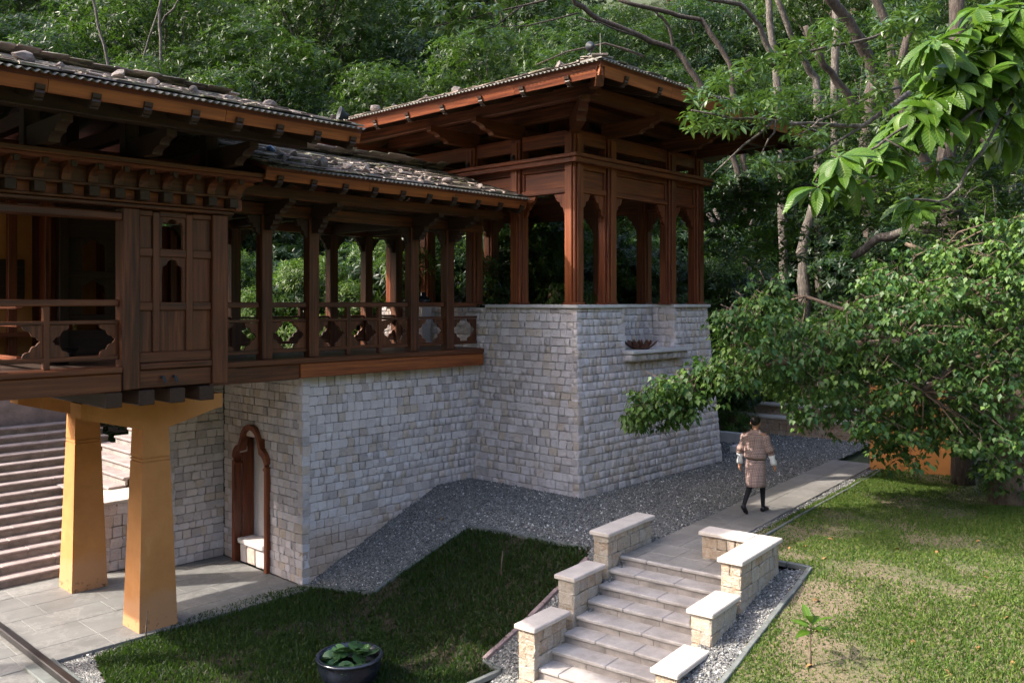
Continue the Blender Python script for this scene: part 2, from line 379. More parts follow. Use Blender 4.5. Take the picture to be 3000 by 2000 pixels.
class MB:
    def __init__(s): s.v = []; s.f = []
    def add(s, v, f):
        k = len(s.v); s.v.extend([tuple(p) for p in v]); s.f.extend([[i+k for i in q] for q in f]); return s
    def box(s, x0, x1, y0, y1, z0, z1, e=.006, m=None):
        v = chamfer_verts((x1-x0)/2, (y1-y0)/2, (z1-z0)/2, e); c = Vector(((x0+x1)/2, (y0+y1)/2, (z0+z1)/2))
        v = [Vector(p)+c for p in v]
        if m is not None: v = [m @ p for p in v]
        return s.add(v, CF)
    def hexa(s, p):                                # 8 corners: bottom ring then top ring
        return s.add(p, [[3, 2, 1, 0], [4, 5, 6, 7], [0, 1, 5, 4], [1, 2, 6, 5], [2, 3, 7, 6], [3, 0, 4, 7]])
    def prism(s, poly, plane, c0, c1, m=None):      # 2D outline pushed along the third axis
        n = len(poly)
        ar = sum(poly[i][0]*poly[(i+1) % n][1]-poly[(i+1) % n][0]*poly[i][1] for i in range(n))
        if ar < 0: poly = poly[::-1]
        def P(p, c): return {'xz': (p[0], c, p[1]), 'yz': (c, p[0], p[1]), 'xy': (p[0], p[1], c)}[plane]
        v = [P(p, c0) for p in poly]+[P(p, c1) for p in poly]
        f = [list(range(n))[::-1], list(range(n, 2*n))]+[[i, (i+1) % n, n+(i+1) % n, n+i] for i in range(n)]
        if (plane == 'xz'): f = [q[::-1] for q in f]
        if c1 < c0: f = [q[::-1] for q in f]
        if m is not None: v = [m @ Vector(p) for p in v]
        return s.add(v, f)
    def tube(s, pts, rad, n=8, cap=True):
        pts = [Vector(p) for p in pts]; k = len(pts); base = len(s.v); u = None
        if not hasattr(rad, '__len__'): rad = [rad]*k
        for i, p in enumerate(pts):
            t = (pts[min(i+1, k-1)]-pts[max(i-1, 0)])
            if t.length < 1e-6: t = Vector((0, 0, 1))
            t.normalize()
            if u is None: u = t.cross(Vector((.31, .17, .93))); u.normalize()
            u = (u-t*u.dot(t)); u.normalize(); w_ = t.cross(u)
            for j in range(n):
                a = 2*math.pi*j/n; s.v.append(tuple(p+(u*math.cos(a)+w_*math.sin(a))*rad[i]))
        for i in range(k-1):
            for j in range(n):
                a = base+i*n+j; b = base+i*n+(j+1) % n; s.f.append([a, b, b+n, a+n])
        if cap:
            s.f.append([base+j for j in range(n)][::-1]); s.f.append([base+(k-1)*n+j for j in range(n)])
        return s
    def lathe(s, prof, c, n=24, sx=1, sy=1):
        base = len(s.v); k = len(prof)
        for r, z in prof:
            for j in range(n):
                a = 2*math.pi*j/n; s.v.append((c[0]+r*math.cos(a)*sx, c[1]+r*math.sin(a)*sy, c[2]+z))
        for i in range(k-1):
            for j in range(n):
                a = base+i*n+j; b = base+i*n+(j+1) % n; s.f.append([a, b, b+n, a+n])
        return s
    def mesh(s, name, mat, smooth=False):
        me = bpy.data.meshes.new(name); me.from_pydata(s.v, [], s.f); me.update()
        if mat: me.materials.append(mat)
        if smooth: me.polygons.foreach_set('use_smooth', [True]*len(me.polygons))
        return me
    def build(s, name, mat, parent=None, smooth=False): return link(name, s.mesh(name, mat, smooth), parent)
def link(name, me, parent=None):
    o = bpy.data.objects.new(name, me); COL.objects.link(o)
    if parent is not None: attach(o, parent)
    return o
def root_loc(p):
    v = Vector(p.location)
    if p.parent: v = Vector((0, 0, 0)) if p.type != 'EMPTY' else v
    return v
def attach(o, p):
    o.parent = p
    if p.type == 'EMPTY': o.matrix_parent_inverse = Matrix.Translation(-Vector(p.location))
    else: o.matrix_parent_inverse = PW(p).inverted()
def PW(o):
    if o.parent is None: return o.matrix_basis.copy()
    return PW(o.parent) @ o.matrix_parent_inverse @ o.matrix_basis
def thing(name, loc, label, cat, group=None):
    o = bpy.data.objects.new(name, None); COL.objects.link(o); o.location = loc; o.empty_display_size = .2
    return tag(o, label, cat, group)
def tag(o, label, cat, group=None):
    o['label'] = label; o['category'] = cat
    if group: o['group'] = group
    return o
def struct(o): o['kind'] = 'structure'; return o
def stuff(o): o['kind'] = 'stuff'; return o
def wbox(name, kind, parent, x0, x1, y0, y1, z0, z1, e=.008, m=None):
    d = (x1-x0, y1-y0, z1-z0); ax = 'xyz'[d.index(max(d))]
    return MB().box(x0, x1, y0, y1, z0, z1, e, m).build(name, WOOD[kind+ax], parent)
def bulk(name, V, F, mat, rnd=None, parent=None, smooth=False):
    """numpy mesh: V (n,3), F (m,k) of one polygon size; rnd per vertex"""
    V = np.asarray(V, np.float32); F = np.asarray(F, np.int32); me = bpy.data.meshes.new(name)
    me.vertices.add(len(V)); me.vertices.foreach_set('co', V.ravel())
    k = F.shape[1]; me.loops.add(F.size); me.loops.foreach_set('vertex_index', F.ravel())
    me.polygons.add(len(F)); me.polygons.foreach_set('loop_start', np.arange(0, F.size, k, dtype=np.int32))
    try: me.polygons.foreach_set('loop_total', np.full(len(F), k, np.int32))
    except Exception: pass
    if rnd is not None:
        at_ = me.attributes.new('rnd', 'FLOAT', 'POINT'); at_.data.foreach_set('value', np.asarray(rnd, np.float32))
    me.materials.append(mat)
    if smooth: me.polygons.foreach_set('use_smooth', np.ones(len(F), bool))
    me.update(calc_edges=True); me.validate()
    return link(name, me, parent)

# ------------------------------------------------------------------ squared stones
def stone_variants(mat, n=12, e=.06, jit=.032):
    out = []
    for i in range(n):
        r = random.Random(100+i); v = chamfer_verts(.5, .5, .5, e)
        off = {}
        res = []
        for j, p in enumerate(v):
            c = j//3
            if c not in off: off[c] = (r.uniform(-jit, jit), r.uniform(-jit, jit)*1.2, r.uniform(-jit, jit))
            res.append(tuple(p[k]+off[c][k]+r.uniform(-jit, jit)*.3 for k in range(3)))
        mb = MB().add(res, CF)
        # split the faces shown (y = -0.5) with a raised, uneven middle
        f0 = None
        for q in mb.f:
            if len(q) == 4 and all(mb.v[k][1] < -.38 for k in q): f0 = q
        mb.f.remove(f0); c = len(mb.v)
        ctr = [sum(mb.v[k][a] for k in f0)/4 for a in range(3)]
        mb.v.append((ctr[0]+r.uniform(-.15, .15), ctr[1]-r.uniform(.01, .07), ctr[2]+r.uniform(-.15, .15)))
        for k in range(4): mb.f.append([f0[k], f0[(k+1) % 4], c])
        out.append(mb.mesh('stone', mat, False))
    return out
class StoneWall:
    """collects squared stones; the largest in view become parts, the rest one joined part"""
    def __init__(s, mat): s.items = []; s.mat = mat; s.var = stone_variants(mat)
    def face(s, p0, p1, nrm, z0, z1, batter=0.0, ch=(.14, .18), wd=(.115, .235), depth_=.16, holes=(), gap=.008, zfun=None, seed=0, corner=None):
        """p0->p1 along the wall foot (world xy at z0), nrm outward; holes = (u0,u1,z0,z1)"""
        r = random.Random(seed); p0 = Vector((*p0, 0)); p1 = Vector((*p1, 0)); L = (p1-p0).length; t = (p1-p0)/L
        n = Vector((*nrm, 0)); tilt = math.atan(batter); z = z0; row = 0
        while z < z1-.03:
            h = min(r.uniform(*ch), z1-z)
            if z1-(z+h) < .08: h = z1-z
            inset = batter*(z+h/2-z0)
            iv = [(0.0 if not corner else corner[0]*inset, L if not corner else L-corner[1]*inset)]
            for (a, b, c, d) in holes:
                if z+h*.5 > c and z+h*.5 < d:
                    nv = []
                    for (i0, i1) in iv:
                        if b <= i0 or a >= i1: nv.append((i0, i1)); continue
                        if a > i0+.03: nv.append((i0, a))
                        if b < i1-.03: nv.append((b, i1))
                    iv = nv
            for (i0, i1) in iv:
                u = i0
                while u < i1-.01:
                    wq = r.uniform(*wd)
                    if i1-(u+wq) < .09: wq = i1-u
                    if wq > .36: wq *= .5
                    p = p0+t*(u+wq/2)-n*(inset)
                    u += wq
                    zc = z+h/2
                    if zfun and zc+h/2 < zfun(p.x, p.y)-.05: continue
                    jd = r.uniform(-.010, .012)
                    c = p+n*(jd-depth_/2); 
                    # local axes: x along t, -y outward, z up (tilted back)
                    up = (Vector((0, 0, 1))*math.cos(tilt)-n*math.sin(tilt)); out_ = (n*math.cos(tilt)+Vector((0, 0, 1))*math.sin(tilt))
                    rz = r.uniform(-.02, .02); tt = (t*math.cos(rz)+up*math.sin(rz)); uu = (up*math.cos(rz)-t*math.sin(rz))
                    m = Matrix.Identity(4); y_ = -out_
                    sx = -1 if tt.cross(y_).dot(uu) < 0 else 1
                    for k in range(3):
                        m[k][0] = tt[k]*(wq-gap)*sx; m[k][1] = y_[k]*depth_; m[k][2] = uu[k]*(h-gap*.9)
                    m[0][3], m[1][3], m[2][3] = c.x, c.y, zc
                    uu_, vv_, dd = project((c.x, c.y, zc))
                    view = Vector((c.x, c.y, zc-CAMZ)).normalized()
                    score = wq*h/dd**2*max(0.0, -view.dot(n)) if dd > 1 and -20 < uu_ < 2372 and -20 < vv_ < 1588 else 0
                    s.items.append((score, m, r.randrange(len(s.var)), r.random()))
            z += h; row += 1
    def build(s, parent, limit=300):
        s.items.sort(key=lambda q: -q[0])
        for sc, m, k, rr in s.items[:limit]:
            o = bpy.data.objects.new('stone', s.var[k]); COL.objects.link(o); o.matrix_basis = m; attach(o, parent)
        rest = s.items[limit:]
        if rest:
            V = []; F = []; RN = []; c = 0
            tri = []
            for me in s.var:
                me.calc_loop_triangles(); tri.append((np.array([tuple(v.co) for v in me.vertices]), np.array([tuple(t.vertices) for t in me.loop_triangles])))
            for sc, m, k, rr in rest:
                v, f = tri[k]; mm = np.array(m)
                V.append(v@mm[:3, :3].T+mm[:3, 3]); F.append(f+c); c += len(v); RN.append(np.full(len(v), rr))
            stuff(bulk('stonework', np.vstack(V), np.vstack(F), s.mat, np.concatenate(RN), parent, False))

# ================================================================== SETTING
# ground sheet to beyond the hill crest
def grid_sheet(name, xs, ys, zf, mat, keep=None, smooth=True):
    X_, Y_ = np.meshgrid(xs, ys); Z_ = zf(X_, Y_); nx, ny = len(xs), len(ys)
    V = np.stack([X_.ravel(), Y_.ravel(), Z_.ravel()], 1)
    i = np.arange((ny-1)*nx).reshape(ny-1, nx)[:, :-1].ravel()
    F = np.stack([i, i+1, i+nx+1, i+nx], 1)
    if keep is not None:
        c = V[F].mean(1); F = F[keep(c[:, 0], c[:, 1])]
        us, inv = np.unique(F, return_inverse=True); V = V[us]; F = inv.reshape(-1, 4)
    return bulk(name, V, F, mat, None, None, smooth)
def gbase(x, y):
    a = x*PC+y*PS; b = -x*PS+y*PC
    return ground(x, y)-.12-.25*((x < 9) & (y > 12))-1.3*((a > 7.5) & (a < 11.6) & (b > 4.3) & (b < 7.1))
gs = np.concatenate([np.arange(-140, -4, 4.0), np.arange(-4, 34, .5), np.arange(34, 260, 4.0)])
struct(grid_sheet('ground', gs, gs, gbase, MAT['forest']))

TOWER = dict(x0=13.34, x1=18.9, y0=10.69, y1=17.2)
# outlines on the made ground
lawn_low = [gpix(*p) for p in ((1075, 1216), (1220, 1238), (1352, 1262), (1345, 1292), (1280, 1360), (1215, 1425), (1112, 1520), (1148, 1545), (1050, 1590), (900, 1700), (300, 1700), (215, 1512), (330, 1472), (470, 1412), (600, 1372), (690, 1352), (735, 1350), (800, 1360), (856, 1362), (960, 1290))]
A_in = [pw(a, b) for a, b in ((12.9, 5.55), (20.7, 5.35), (20.9, 3.2), (24, 1.5), (24, -8), (12, -9), (4, -3), (6.5, 3.2), (9.2, 4.12), (11.2, 4.16), (12.5, 4.2))]
lawn_up = A_in
gravel_poly = [(8.9, 13.6), (13.2, 13.6), (13.3, 10.6), (19.0, 10.6), (19.0, 18), (24, 18), pw(24.7, 12.5), pw(24.7, 6.5), pw(10.2, 6.55), pw(8.6, 6.9), pw(8.2, 7.6), (7.0, 8.0), (4.63, 9.0), (4.63, 13.32)]
gravel_right = [pw(a, b) for a, b in ((12.6, 4.05), (12.6, 5.7), (20.8, 5.7), (20.8, 5.25), (12.9, 5.3), (12.6, 4.05), (11.2, 4.0), (9.2, 3.98), (7.0, 3.9), (7.0, 4.7), (12.3, 4.7))]
def lawnkeep(x, y): return inpoly(x, y, lawn_low)
xs = np.arange(3, 16, .07); ys = np.arange(5, 14.2, .07)
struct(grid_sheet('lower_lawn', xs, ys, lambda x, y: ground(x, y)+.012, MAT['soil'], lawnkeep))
xs2 = np.arange(5, 26, .1); ys2 = np.arange(-8, 9, .1)
struct(grid_sheet('upper_lawn', xs2, ys2, lambda x, y: ground(x, y)+.012, MAT['lawn'], lambda x, y: inpoly(x, y, lawn_up)))
def gk(x, y): return (inpoly(x, y, gravel_poly) & ~inpoly(x, y, lawn_low)) | (inpoly(x, y, gravel_right) & ~inpoly(x, y, lawn_up))
xs3 = np.arange(4, 27, .07); ys3 = np.arange(3, 19, .07)
struct(grid_sheet('gravel_bed', xs3, ys3, lambda x, y: ground(x, y)+.008, MAT['gravel'], gk))

def scatter(n, x0, x1, y0, y1, keep, seed):
    g = np.random.default_rng(seed); x = g.uniform(x0, x1, n); y = g.uniform(y0, y1, n); k = keep(x, y); return x[k], y[k], g
def inview(x, y, z, pad=25):
    cx = x*AX[0]+y*BX[0]; cy = x*AX[1]+y*BX[1]; u = CU+FPX*cx/cy; v = CV-FPX*(z-CAMZ)/cy
    return (cy > 2) & (u > -pad) & (u < 2352+pad) & (v > -pad) & (v < 1568+pad)
def pebbles(name, n, keep, box, smin, smax, seed, kidx=.0):
    x, y, g = scatter(n, *box, keep, seed); z = ground(x, y); k = inview(x, y, z); x, y, z = x[k], y[k], z[k]; m = len(x)
    base = np.array([[1, 0, 0], [-.5, .87, 0], [-.5, -.87, 0], [.3, .2, .7], [-.35, -.1, .62], [0, 0, -.5]], float)
    f = np.array([[0, 1, 3], [1, 4, 3], [1, 2, 4], [2, 0, 3], [2, 3, 4], [1, 0, 5], [2, 1, 5], [0, 2, 5]])
    s = g.uniform(smin, smax, m)*(1+.6*(g.random(m) < .06)); a = g.uniform(0, 6.28, m); tl = g.normal(0, .35, (m, 2)); st = g.uniform(.6, 1.1, m)
    V = np.repeat(base[None], m, 0); V = V*(1+g.uniform(-.28, .28, V.shape)); V[:, :, 1] *= st[:, None]
    ca, sa = np.cos(a)[:, None], np.sin(a)[:, None]
    X_ = V[:, :, 0]*ca-V[:, :, 1]*sa; Y_ = V[:, :, 0]*sa+V[:, :, 1]*ca; Z_ = V[:, :, 2]+V[:, :, 0]*tl[:, :1]+V[:, :, 1]*tl[:, 1:]
    W = np.stack([X_*s[:, None]+x[:, None], Y_*s[:, None]+y[:, None], Z_*s[:, None]+(z+.012)[:, None]], 2)
    F = (f[None]+(np.arange(m)*6)[:, None, None]).reshape(-1, 3)
    o = bulk(name, W.reshape(-1, 3), F, MAT['pebble'], np.repeat(g.random(m), 6)); stuff(o); return o
o = pebbles('gravel', 190000, lambda x, y: gk(x, y) & (y < 14), (5, 26, 3, 14.5), .012, .026, 3)
tag(o, 'loose grey gravel spread between the stone walls, lawns and path', 'gravel')

def blades(name, n, keep, box, hmin, hmax, mat, seed, dens=None, wid=.007, hpatch=None):
    x, y, g = scatter(n, *box, keep, seed)
    if dens is not None:
        k = g.random(len(x)) < dens(x, y); x, y = x[k], y[k]
    z = ground(x, y); k = inview(x, y, z+.05); x, y, z = x[k], y[k], z[k]; m = len(x)
    h = g.uniform(hmin, hmax, m)
    if hpatch is not None: h = h*hpatch(x, y)
    a = g.uniform(0, 6.28, m); lean = g.normal(0, .75, m)*h; b = g.uniform(0, 6.28, m); ww = wid*g.uniform(.7, 1.5, m)
    p = np.stack([x, y, z+.008], 1); sd = np.stack([np.cos(a)*ww, np.sin(a)*ww, np.zeros(m)], 1)
    ln = np.stack([np.cos(b)*lean, np.sin(b)*lean, h], 1); md = ln*np.array([.4, .4, .62])
    V = np.stack([p-sd, p+sd, p+md+sd*.8, p+md-sd*.8, p+ln], 1).reshape(-1, 3); i = np.arange(m)*5
    F = np.concatenate([np.stack([i, i+1, i+2], 1), np.stack([i, i+2, i+3], 1), np.stack([i+3, i+2, i+4], 1)])
    r = np.clip(.5+.28*g.normal(size=m)+.5*(fbm(x*1.3, y*1.3, 21)-.5), 0, .97)
    return stuff(bulk(name, V, F, mat, np.repeat(r, 5)))
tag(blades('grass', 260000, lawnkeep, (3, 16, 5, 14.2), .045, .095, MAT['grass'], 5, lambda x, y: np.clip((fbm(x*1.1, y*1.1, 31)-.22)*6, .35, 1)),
    'grass on the lower lawn, its green darkened to deepen the shade', 'grass')
inl = lambda x, y: inpoly(x, y, lawn_up)
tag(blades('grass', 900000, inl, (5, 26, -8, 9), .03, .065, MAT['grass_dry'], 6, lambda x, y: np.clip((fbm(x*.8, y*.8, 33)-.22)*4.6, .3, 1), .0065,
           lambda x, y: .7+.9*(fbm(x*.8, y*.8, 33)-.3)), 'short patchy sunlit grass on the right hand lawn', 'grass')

# ------------------------------------------------------------------ lower paving (slabs are parts of it)
PAVZ = -1.34
pv = struct(MB().box(1.0, 8.92, 13.33, 17.6, PAVZ-.25, PAVZ-.012, .004).build('lower_paving', MAT['mortar']))
pv2 = struct(MB().box(1.0, 4.62, 9.0, 13.32, PAVZ-.25, PAVZ-.012, .004).build('forecourt_paving', MAT['mortar']))
def slabs(parent, x0, x1, y0, y1, z, wd, dp, mat, seed, m=None, g=.006):
    r = random.Random(seed); y = y0
    while y < y1-.02:
        h = min(r.uniform(*dp), y1-y)
        if y1-(y+h) < .2: h = y1-y
        x = x0-(r.uniform(0, .4))
        while x < x1-.02:
            wq = r.uniform(*wd); xa = max(x, x0); xb = min(x+wq, x1)
            if x1-xb < .2: xb = x1
            dz = r.uniform(-.002, .002)
            if xb-xa > .03: MB().box(xa+g/2, xb-g/2, y+g/2, y+h-g/2, z-.05, z+dz, .004, m).build('slab', mat, parent)
            x = xb if xb == x1 else x+wq
        y += h
slabs(pv, 2.6, 8.92, 13.33, 17.5, PAVZ, (.7, 1.3), (.55, .85), MAT['slab'], 4)
slabs(pv2, 2.6, 4.62, 11.2, 13.32, PAVZ, (.6, 1.1), (.55, .85), MAT['slab'], 5)
# upper path
pth = struct(MB().box(11.4, 21.4, 5.60, 6.58, -.2, -.012, .004, PM).build('path', MAT['mortar']))
slabs(pth, 12.31, 21.4, 5.60, 6.58, .012, (.6, 1.15), (.45, .55), MAT['path'], 6, PM, .004)
ld = struct(MB().box(11.43, 12.32, 4.86, 6.6, -.3, -.012, .004, PM).build('landing', MAT['mortar']))
slabs(ld, 11.38, 12.3, 4.87, 6.6, .010, (.5, .8), (.45, .62), MAT['path'], 8, PM, .004)

# kerb with dark rail, bottom left
kb = thing('stone_kerb', (4.3, 11.5, PAVZ), 'low grey stone kerb carrying a dark metal rail beside the forecourt paving', 'kerb')
for i in range(4): MB().box(4.22, 4.62, 9.0+1.08*i, 10.07+1.08*i, PAVZ, PAVZ+.06, .012).build('kerb_block', MAT['kerb'], kb)
MB().box(4.36, 4.47, 9.0, 15.4, PAVZ+.062, PAVZ+.17, .012).build('rail', MAT['metal_dark'], kb)

# ------------------------------------------------------------------ foreground stairs
st = thing('garden_stairs', (*pw(10, 5.7), -1.4), 'flight of grey granite steps climbing from the lawn to the path', 'stairs')
NST = 10
for i in range(NST):
    a1 = 11.38-.30*i; z = .012-.14*i; r_ = random.Random(40+i)
    b = 4.87
    if i == 0: a_back = a1+.32
    while b < 6.6:
        wq = r_.uniform(.55, .95); b2 = min(b+wq, 6.62)
        if 6.62-b2 < .3: b2 = 6.62
        MB().box(a1-.035, a1+(.31 if i else .02), b+.002, b2-.002, z-.052, z+r_.uniform(-.001, .001), .012, PM).build('tread', MAT['tread'], st)
        b = b2
    b = 4.86
    while b < 6.6:
        wq = r_.uniform(.5, .8); b2 = min(b+wq, 6.63)
        if 6.63-b2 < .25: b2 = 6.63
        MB().box(a1-.006, a1+.06, b+.002, b2-.002, z-.15, z-.045, .004, PM).build('riser', MAT['riser'], st)
        b = b2
mb = MB()
for i in range(NST): mb.box(11.44-.3*i, 11.74-.3*i, 4.88, 6.6, -1.6, -.06-.14*i, .004, PM)
mb.build('core', MAT['mortar'], st)

def parapet(a0, a1, b0, b1, top, zb, label, ret=None, seed=0):
    p = thing('stair_parapet', (*pw((a0+a1)/2, (b0+b1)/2), zb), label, 'parapet', 'stepped stone parapets flanking the garden stairs')
    sw = StoneWall(MAT['stone_cream']); c = .045; ct = .065
    x0, x1, y0, y1 = a0+c, a1-c, b0+c, b1-c
    core = MB().box(x0+.03, x1-.03, y0+.03, y1-.03, zb-.3, top-ct-.004, .004, PM)
    def F(q0, q1, n, s):
        nn = (n[0]*PC-n[1]*PS, n[0]*PS+n[1]*PC)
        sw.face(pw(*q0), pw(*q1), nn, zb, top-ct, ch=(.15, .2), wd=(.13, .27), depth_=.12, seed=seed*10+s, zfun=lambda x, y: gz(x, y)-.15)
    F((x0, y0), (x1, y0), (0, -1), 1); F((x0, y1), (x1, y1), (0, 1), 2); F((x0, y0), (x0, y1), (-1, 0), 3); F((x1, y0), (x1, y1), (1, 0), 4)
    MB().box(a0, a1, b0, b1, top-ct, top, .012, PM).build('coping', MAT['coping_warm'], p)
    if ret:
        ra0, ra1, rb0, rb1 = ret
        core.box(ra0+c+.03, ra1-c-.03, rb0, rb1-c-.03, zb-.3, top-ct-.004, .004, PM)
        F((ra0+c, rb0-c), (ra0+c, rb1-c), (-1, 0), 5); F((ra1-c, rb0-c), (ra1-c, rb1-c), (1, 0), 6); F((ra0+c, rb1-c), (ra1-c, rb1-c), (0, 1), 7)
        MB().box(ra0, ra1, rb0+.002, rb1, top-ct+.002, top-.0015, .012, PM).build('coping', MAT['coping_warm'], p)
    core.build('core', MAT['mortar'], p); sw.build(p)
parapet(10.97, 12.4, 6.58, 6.92, .42, -.45, 'longest cream stone parapet block at the top left of the garden stairs', seed=1)
parapet(10.05, 10.9, 6.58, 6.92, 0.0, -.95, 'middle cream stone parapet block on the left side of the garden stairs', seed=2)
parapet(9.12, 9.97, 6.58, 6.92, -.42, -1.5, 'lowest cream stone parapet block on the left side, beside the dark lawn', seed=3)
parapet(10.83, 12.30, 4.48, 4.84, .42, -.65, 'L-shaped sunlit cream parapet at the top right of the garden stairs', ret=(11.92, 12.30, 4.84, 5.62), seed=4)
parapet(9.92, 10.79, 4.48, 4.84, 0.0, -.8, 'middle cream stone parapet block on the right side, beside the sunny lawn', seed=5)
parapet(8.98, 9.86, 4.48, 4.84, -.42, -1.1, 'lowest cream stone parapet block at the bottom right of the garden stairs', seed=6)

# ------------------------------------------------------------------ lawn edgings
def edging(pts, label, mat, wd=.07, hh=.05, seg=.42, lift=.03, name='lawn_edging'):
    e = thing(name, (pts[0][0], pts[0][1], gz(*pts[0])), label, 'edging', 'stone edgings round the lawns'); r_ = random.Random(len(pts))
    for (x0, y0), (x1, y1) in zip(pts, pts[1:]):
        L = math.hypot(x1-x0, y1-y0); n = max(1, round(L/seg))
        for i in range(n):
            p = Vector((x0+(x1-x0)*i/n, y0+(y1-y0)*i/n, 0)); q = Vector((x0+(x1-x0)*(i+1)/n, y0+(y1-y0)*(i+1)/n, 0))
            p.z = gz(p.x, p.y); q.z = gz(q.x, q.y); d = q-p
            m = Matrix.Translation((p+q)/2+Vector((0, 0, lift+r_.uniform(-.006, .006)))) @ d.to_track_quat('X', 'Z').to_matrix().to_4x4() @ Matrix.Rotation(r_.uniform(-.05, .05), 4, 'X')
            MB().box(-d.length/2+.004, d.length/2-.004, -wd/2, wd/2, -hh, hh*.5, .008, m).build('edging_stone', mat, e)
G = gpix
edging([G(700, 1349), G(735, 1352), G(856, 1365), G(960, 1292), G(1072, 1216)], 'pale stone edging climbing the slope between gravel and dark lawn', MAT['kerb'])
edging([G(1080, 1213), G(1130, 1220), G(1220, 1238), G(1352, 1262)], 'stone edging along the top of the dark lawn below the gravel', MAT['kerb'])
edging([G(1350, 1285), G(1280, 1360), G(1215, 1425), G(1112, 1520)], 'dark brick edging beside the left parapets of the garden stairs', MAT['brick'], .08, .06, .22)
edging([G(1112, 1522), G(1150, 1546), G(1060, 1585)], 'pale edging stones turning the bottom corner of the dark lawn', MAT['kerb'])
edging([pw(12.55, 4.85), pw(12.55, 4.17), pw(11.2, 4.13), pw(9.2, 4.09), pw(7.4, 4.0)], 'green grey stone edging round the gravel strip beside the sunny lawn', MAT['kerb'])
edging([pw(12.9, 5.33), pw(16, 5.33), pw(20.6, 5.28)], 'thin stone edging between the sunny lawn and the path gravel', MAT['kerb'], .05, .03)

# ------------------------------------------------------------------ stone base of the tower
T = TOWER; BT = .0707; ZT = 3.68
tb = thing('tower_base', ((T['x0']+T['x1'])/2, (T['y0']+T['y1'])/2, 0), 'battered grey granite tower base with a niche holding a bronze lotus bowl', 'tower base')
sw = StoneWall(MAT['stone'])
NX0, NX1, NZ = 15.2, 17.12, 2.72
sw.face((T['x0'], T['y1']), (T['x0'], T['y0']), (-1, 0), -.1, ZT, BT, zfun=gz, seed=21, corner=(0, 1), wd=(.13, .27))
sw.face((T['x0'], T['y0']), (T['x1'], T['y0']), (0, -1), -.1, ZT, BT, zfun=gz, seed=22, corner=(1, 1), holes=[(NX0-T['x0'], NX1-T['x0'], NZ-.0, 9)])
sw.face((T['x1'], T['y0']), (T['x1'], T['y1']), (1, 0), -.1, ZT, BT, seed=23, corner=(1, 0), wd=(.25, .4), ch=(.2, .26))
# niche: back wall and the two cheeks
sw.face((NX0, 11.52), (NX1+.06, 11.52), (0, -1), NZ, ZT, 0, seed=24, depth_=.1)
sw.face((NX1, 11.53), (NX1, 10.93), (-1, 0), NZ, ZT, 0, seed=25, depth_=.1)
sw.face((NX0, 10.93), (NX0, 11.5), (1, 0), NZ, ZT, 0, seed=26, depth_=.1)
sw.face((15.08, 10.68), (17.3, 10.68), (0, -1), NZ-.17, NZ-.02, 0, ch=(.15, .15), seed=27, depth_=.3)
# inside faces of the parapet seen through the gallery
sw.face((14.25, 13.45), (14.25, 11.4), (1, 0), 2.6, ZT, 0, seed=28, depth_=.12)
sw.build(tb)
mb = MB()
def frustum(mb, x0, x1, y0, y1, z0, z1, bt, ins):
    i0 = ins; i1 = ins+bt*(z1-z0)
    mb.hexa([(x0+i0, y0+i0, z0), (x1-i0, y0+i0, z0), (x1-i0, y1-i0, z0), (x0+i0, y1-i0, z0), (x0+i1, y0+i1, z1), (x1-i1, y0+i1, z1), (x1-i1, y1-i1, z1), (x0+i1, y1-i1, z1)])
frustum(mb, T['x0'], T['x1'], T['y0'], T['y1'], -.5, 2.55, BT, .045)
x0, x1, y0, y1 = T['x0']+.22, T['x1']-.22, T['y0']+.22, T['y1']-.22
for (a, b, c, d) in ((x0+.06, NX0-.06, y0+.06, y0+.62), (NX1+.06, x1-.06, y0+.06, y0+.62), (NX0-.1, NX1+.1, 11.57, 11.8), (x0+.06, x0+.56, y0+.64, 13.5), (x0+.06, x0+.56, 16.55, y1-.06), (x1-.56, x1-.06, y0+.64, y1-.06), (x0+.6, x1-.6, y1-.6, y1-.06)):
    mb.box(a, b, c, d, 2.5, ZT-.003, .004)
mb.build('core', MAT['mortar'], tb)
# copings
cz0, cz1 = ZT, ZT+.07
ins = .235
X0, X1, Y0, Y1 = T['x0']+ins-.03, T['x1']-ins+.03, T['y0']+ins-.03, T['y1']-ins+.03
def cop(x0, x1, y0, y1, z0=cz0, z1=cz1): MB().box(x0, x1, y0, y1, z0, z1, .01).build('coping', MAT['coping'], tb)
cop(X0, NX0+.03, Y0, Y0+.62); cop(NX1-.03, X1, Y0, Y0+.62); cop(NX0+.034, NX1-.034, 11.48, 11.86)
cop(X0+.0, X0+.62, Y0+.624, 13.5); cop(X0, X0+.62, 16.5, Y1); cop(X1-.62, X1, Y0+.624, Y1-.6); cop(X0+.624, X1, Y1-.58, Y1)
MB().box(15.05, 17.35, 10.60, 11.5, NZ-.015, NZ+.055, .01).build('sill', MAT['coping'], tb)
MB().box(T['x0']+.8, T['x1']-.8, T['y0']+.9, T['y1']-.8, 2.6, 2.78, .01).build('floor', WOOD['darkx'], tb)

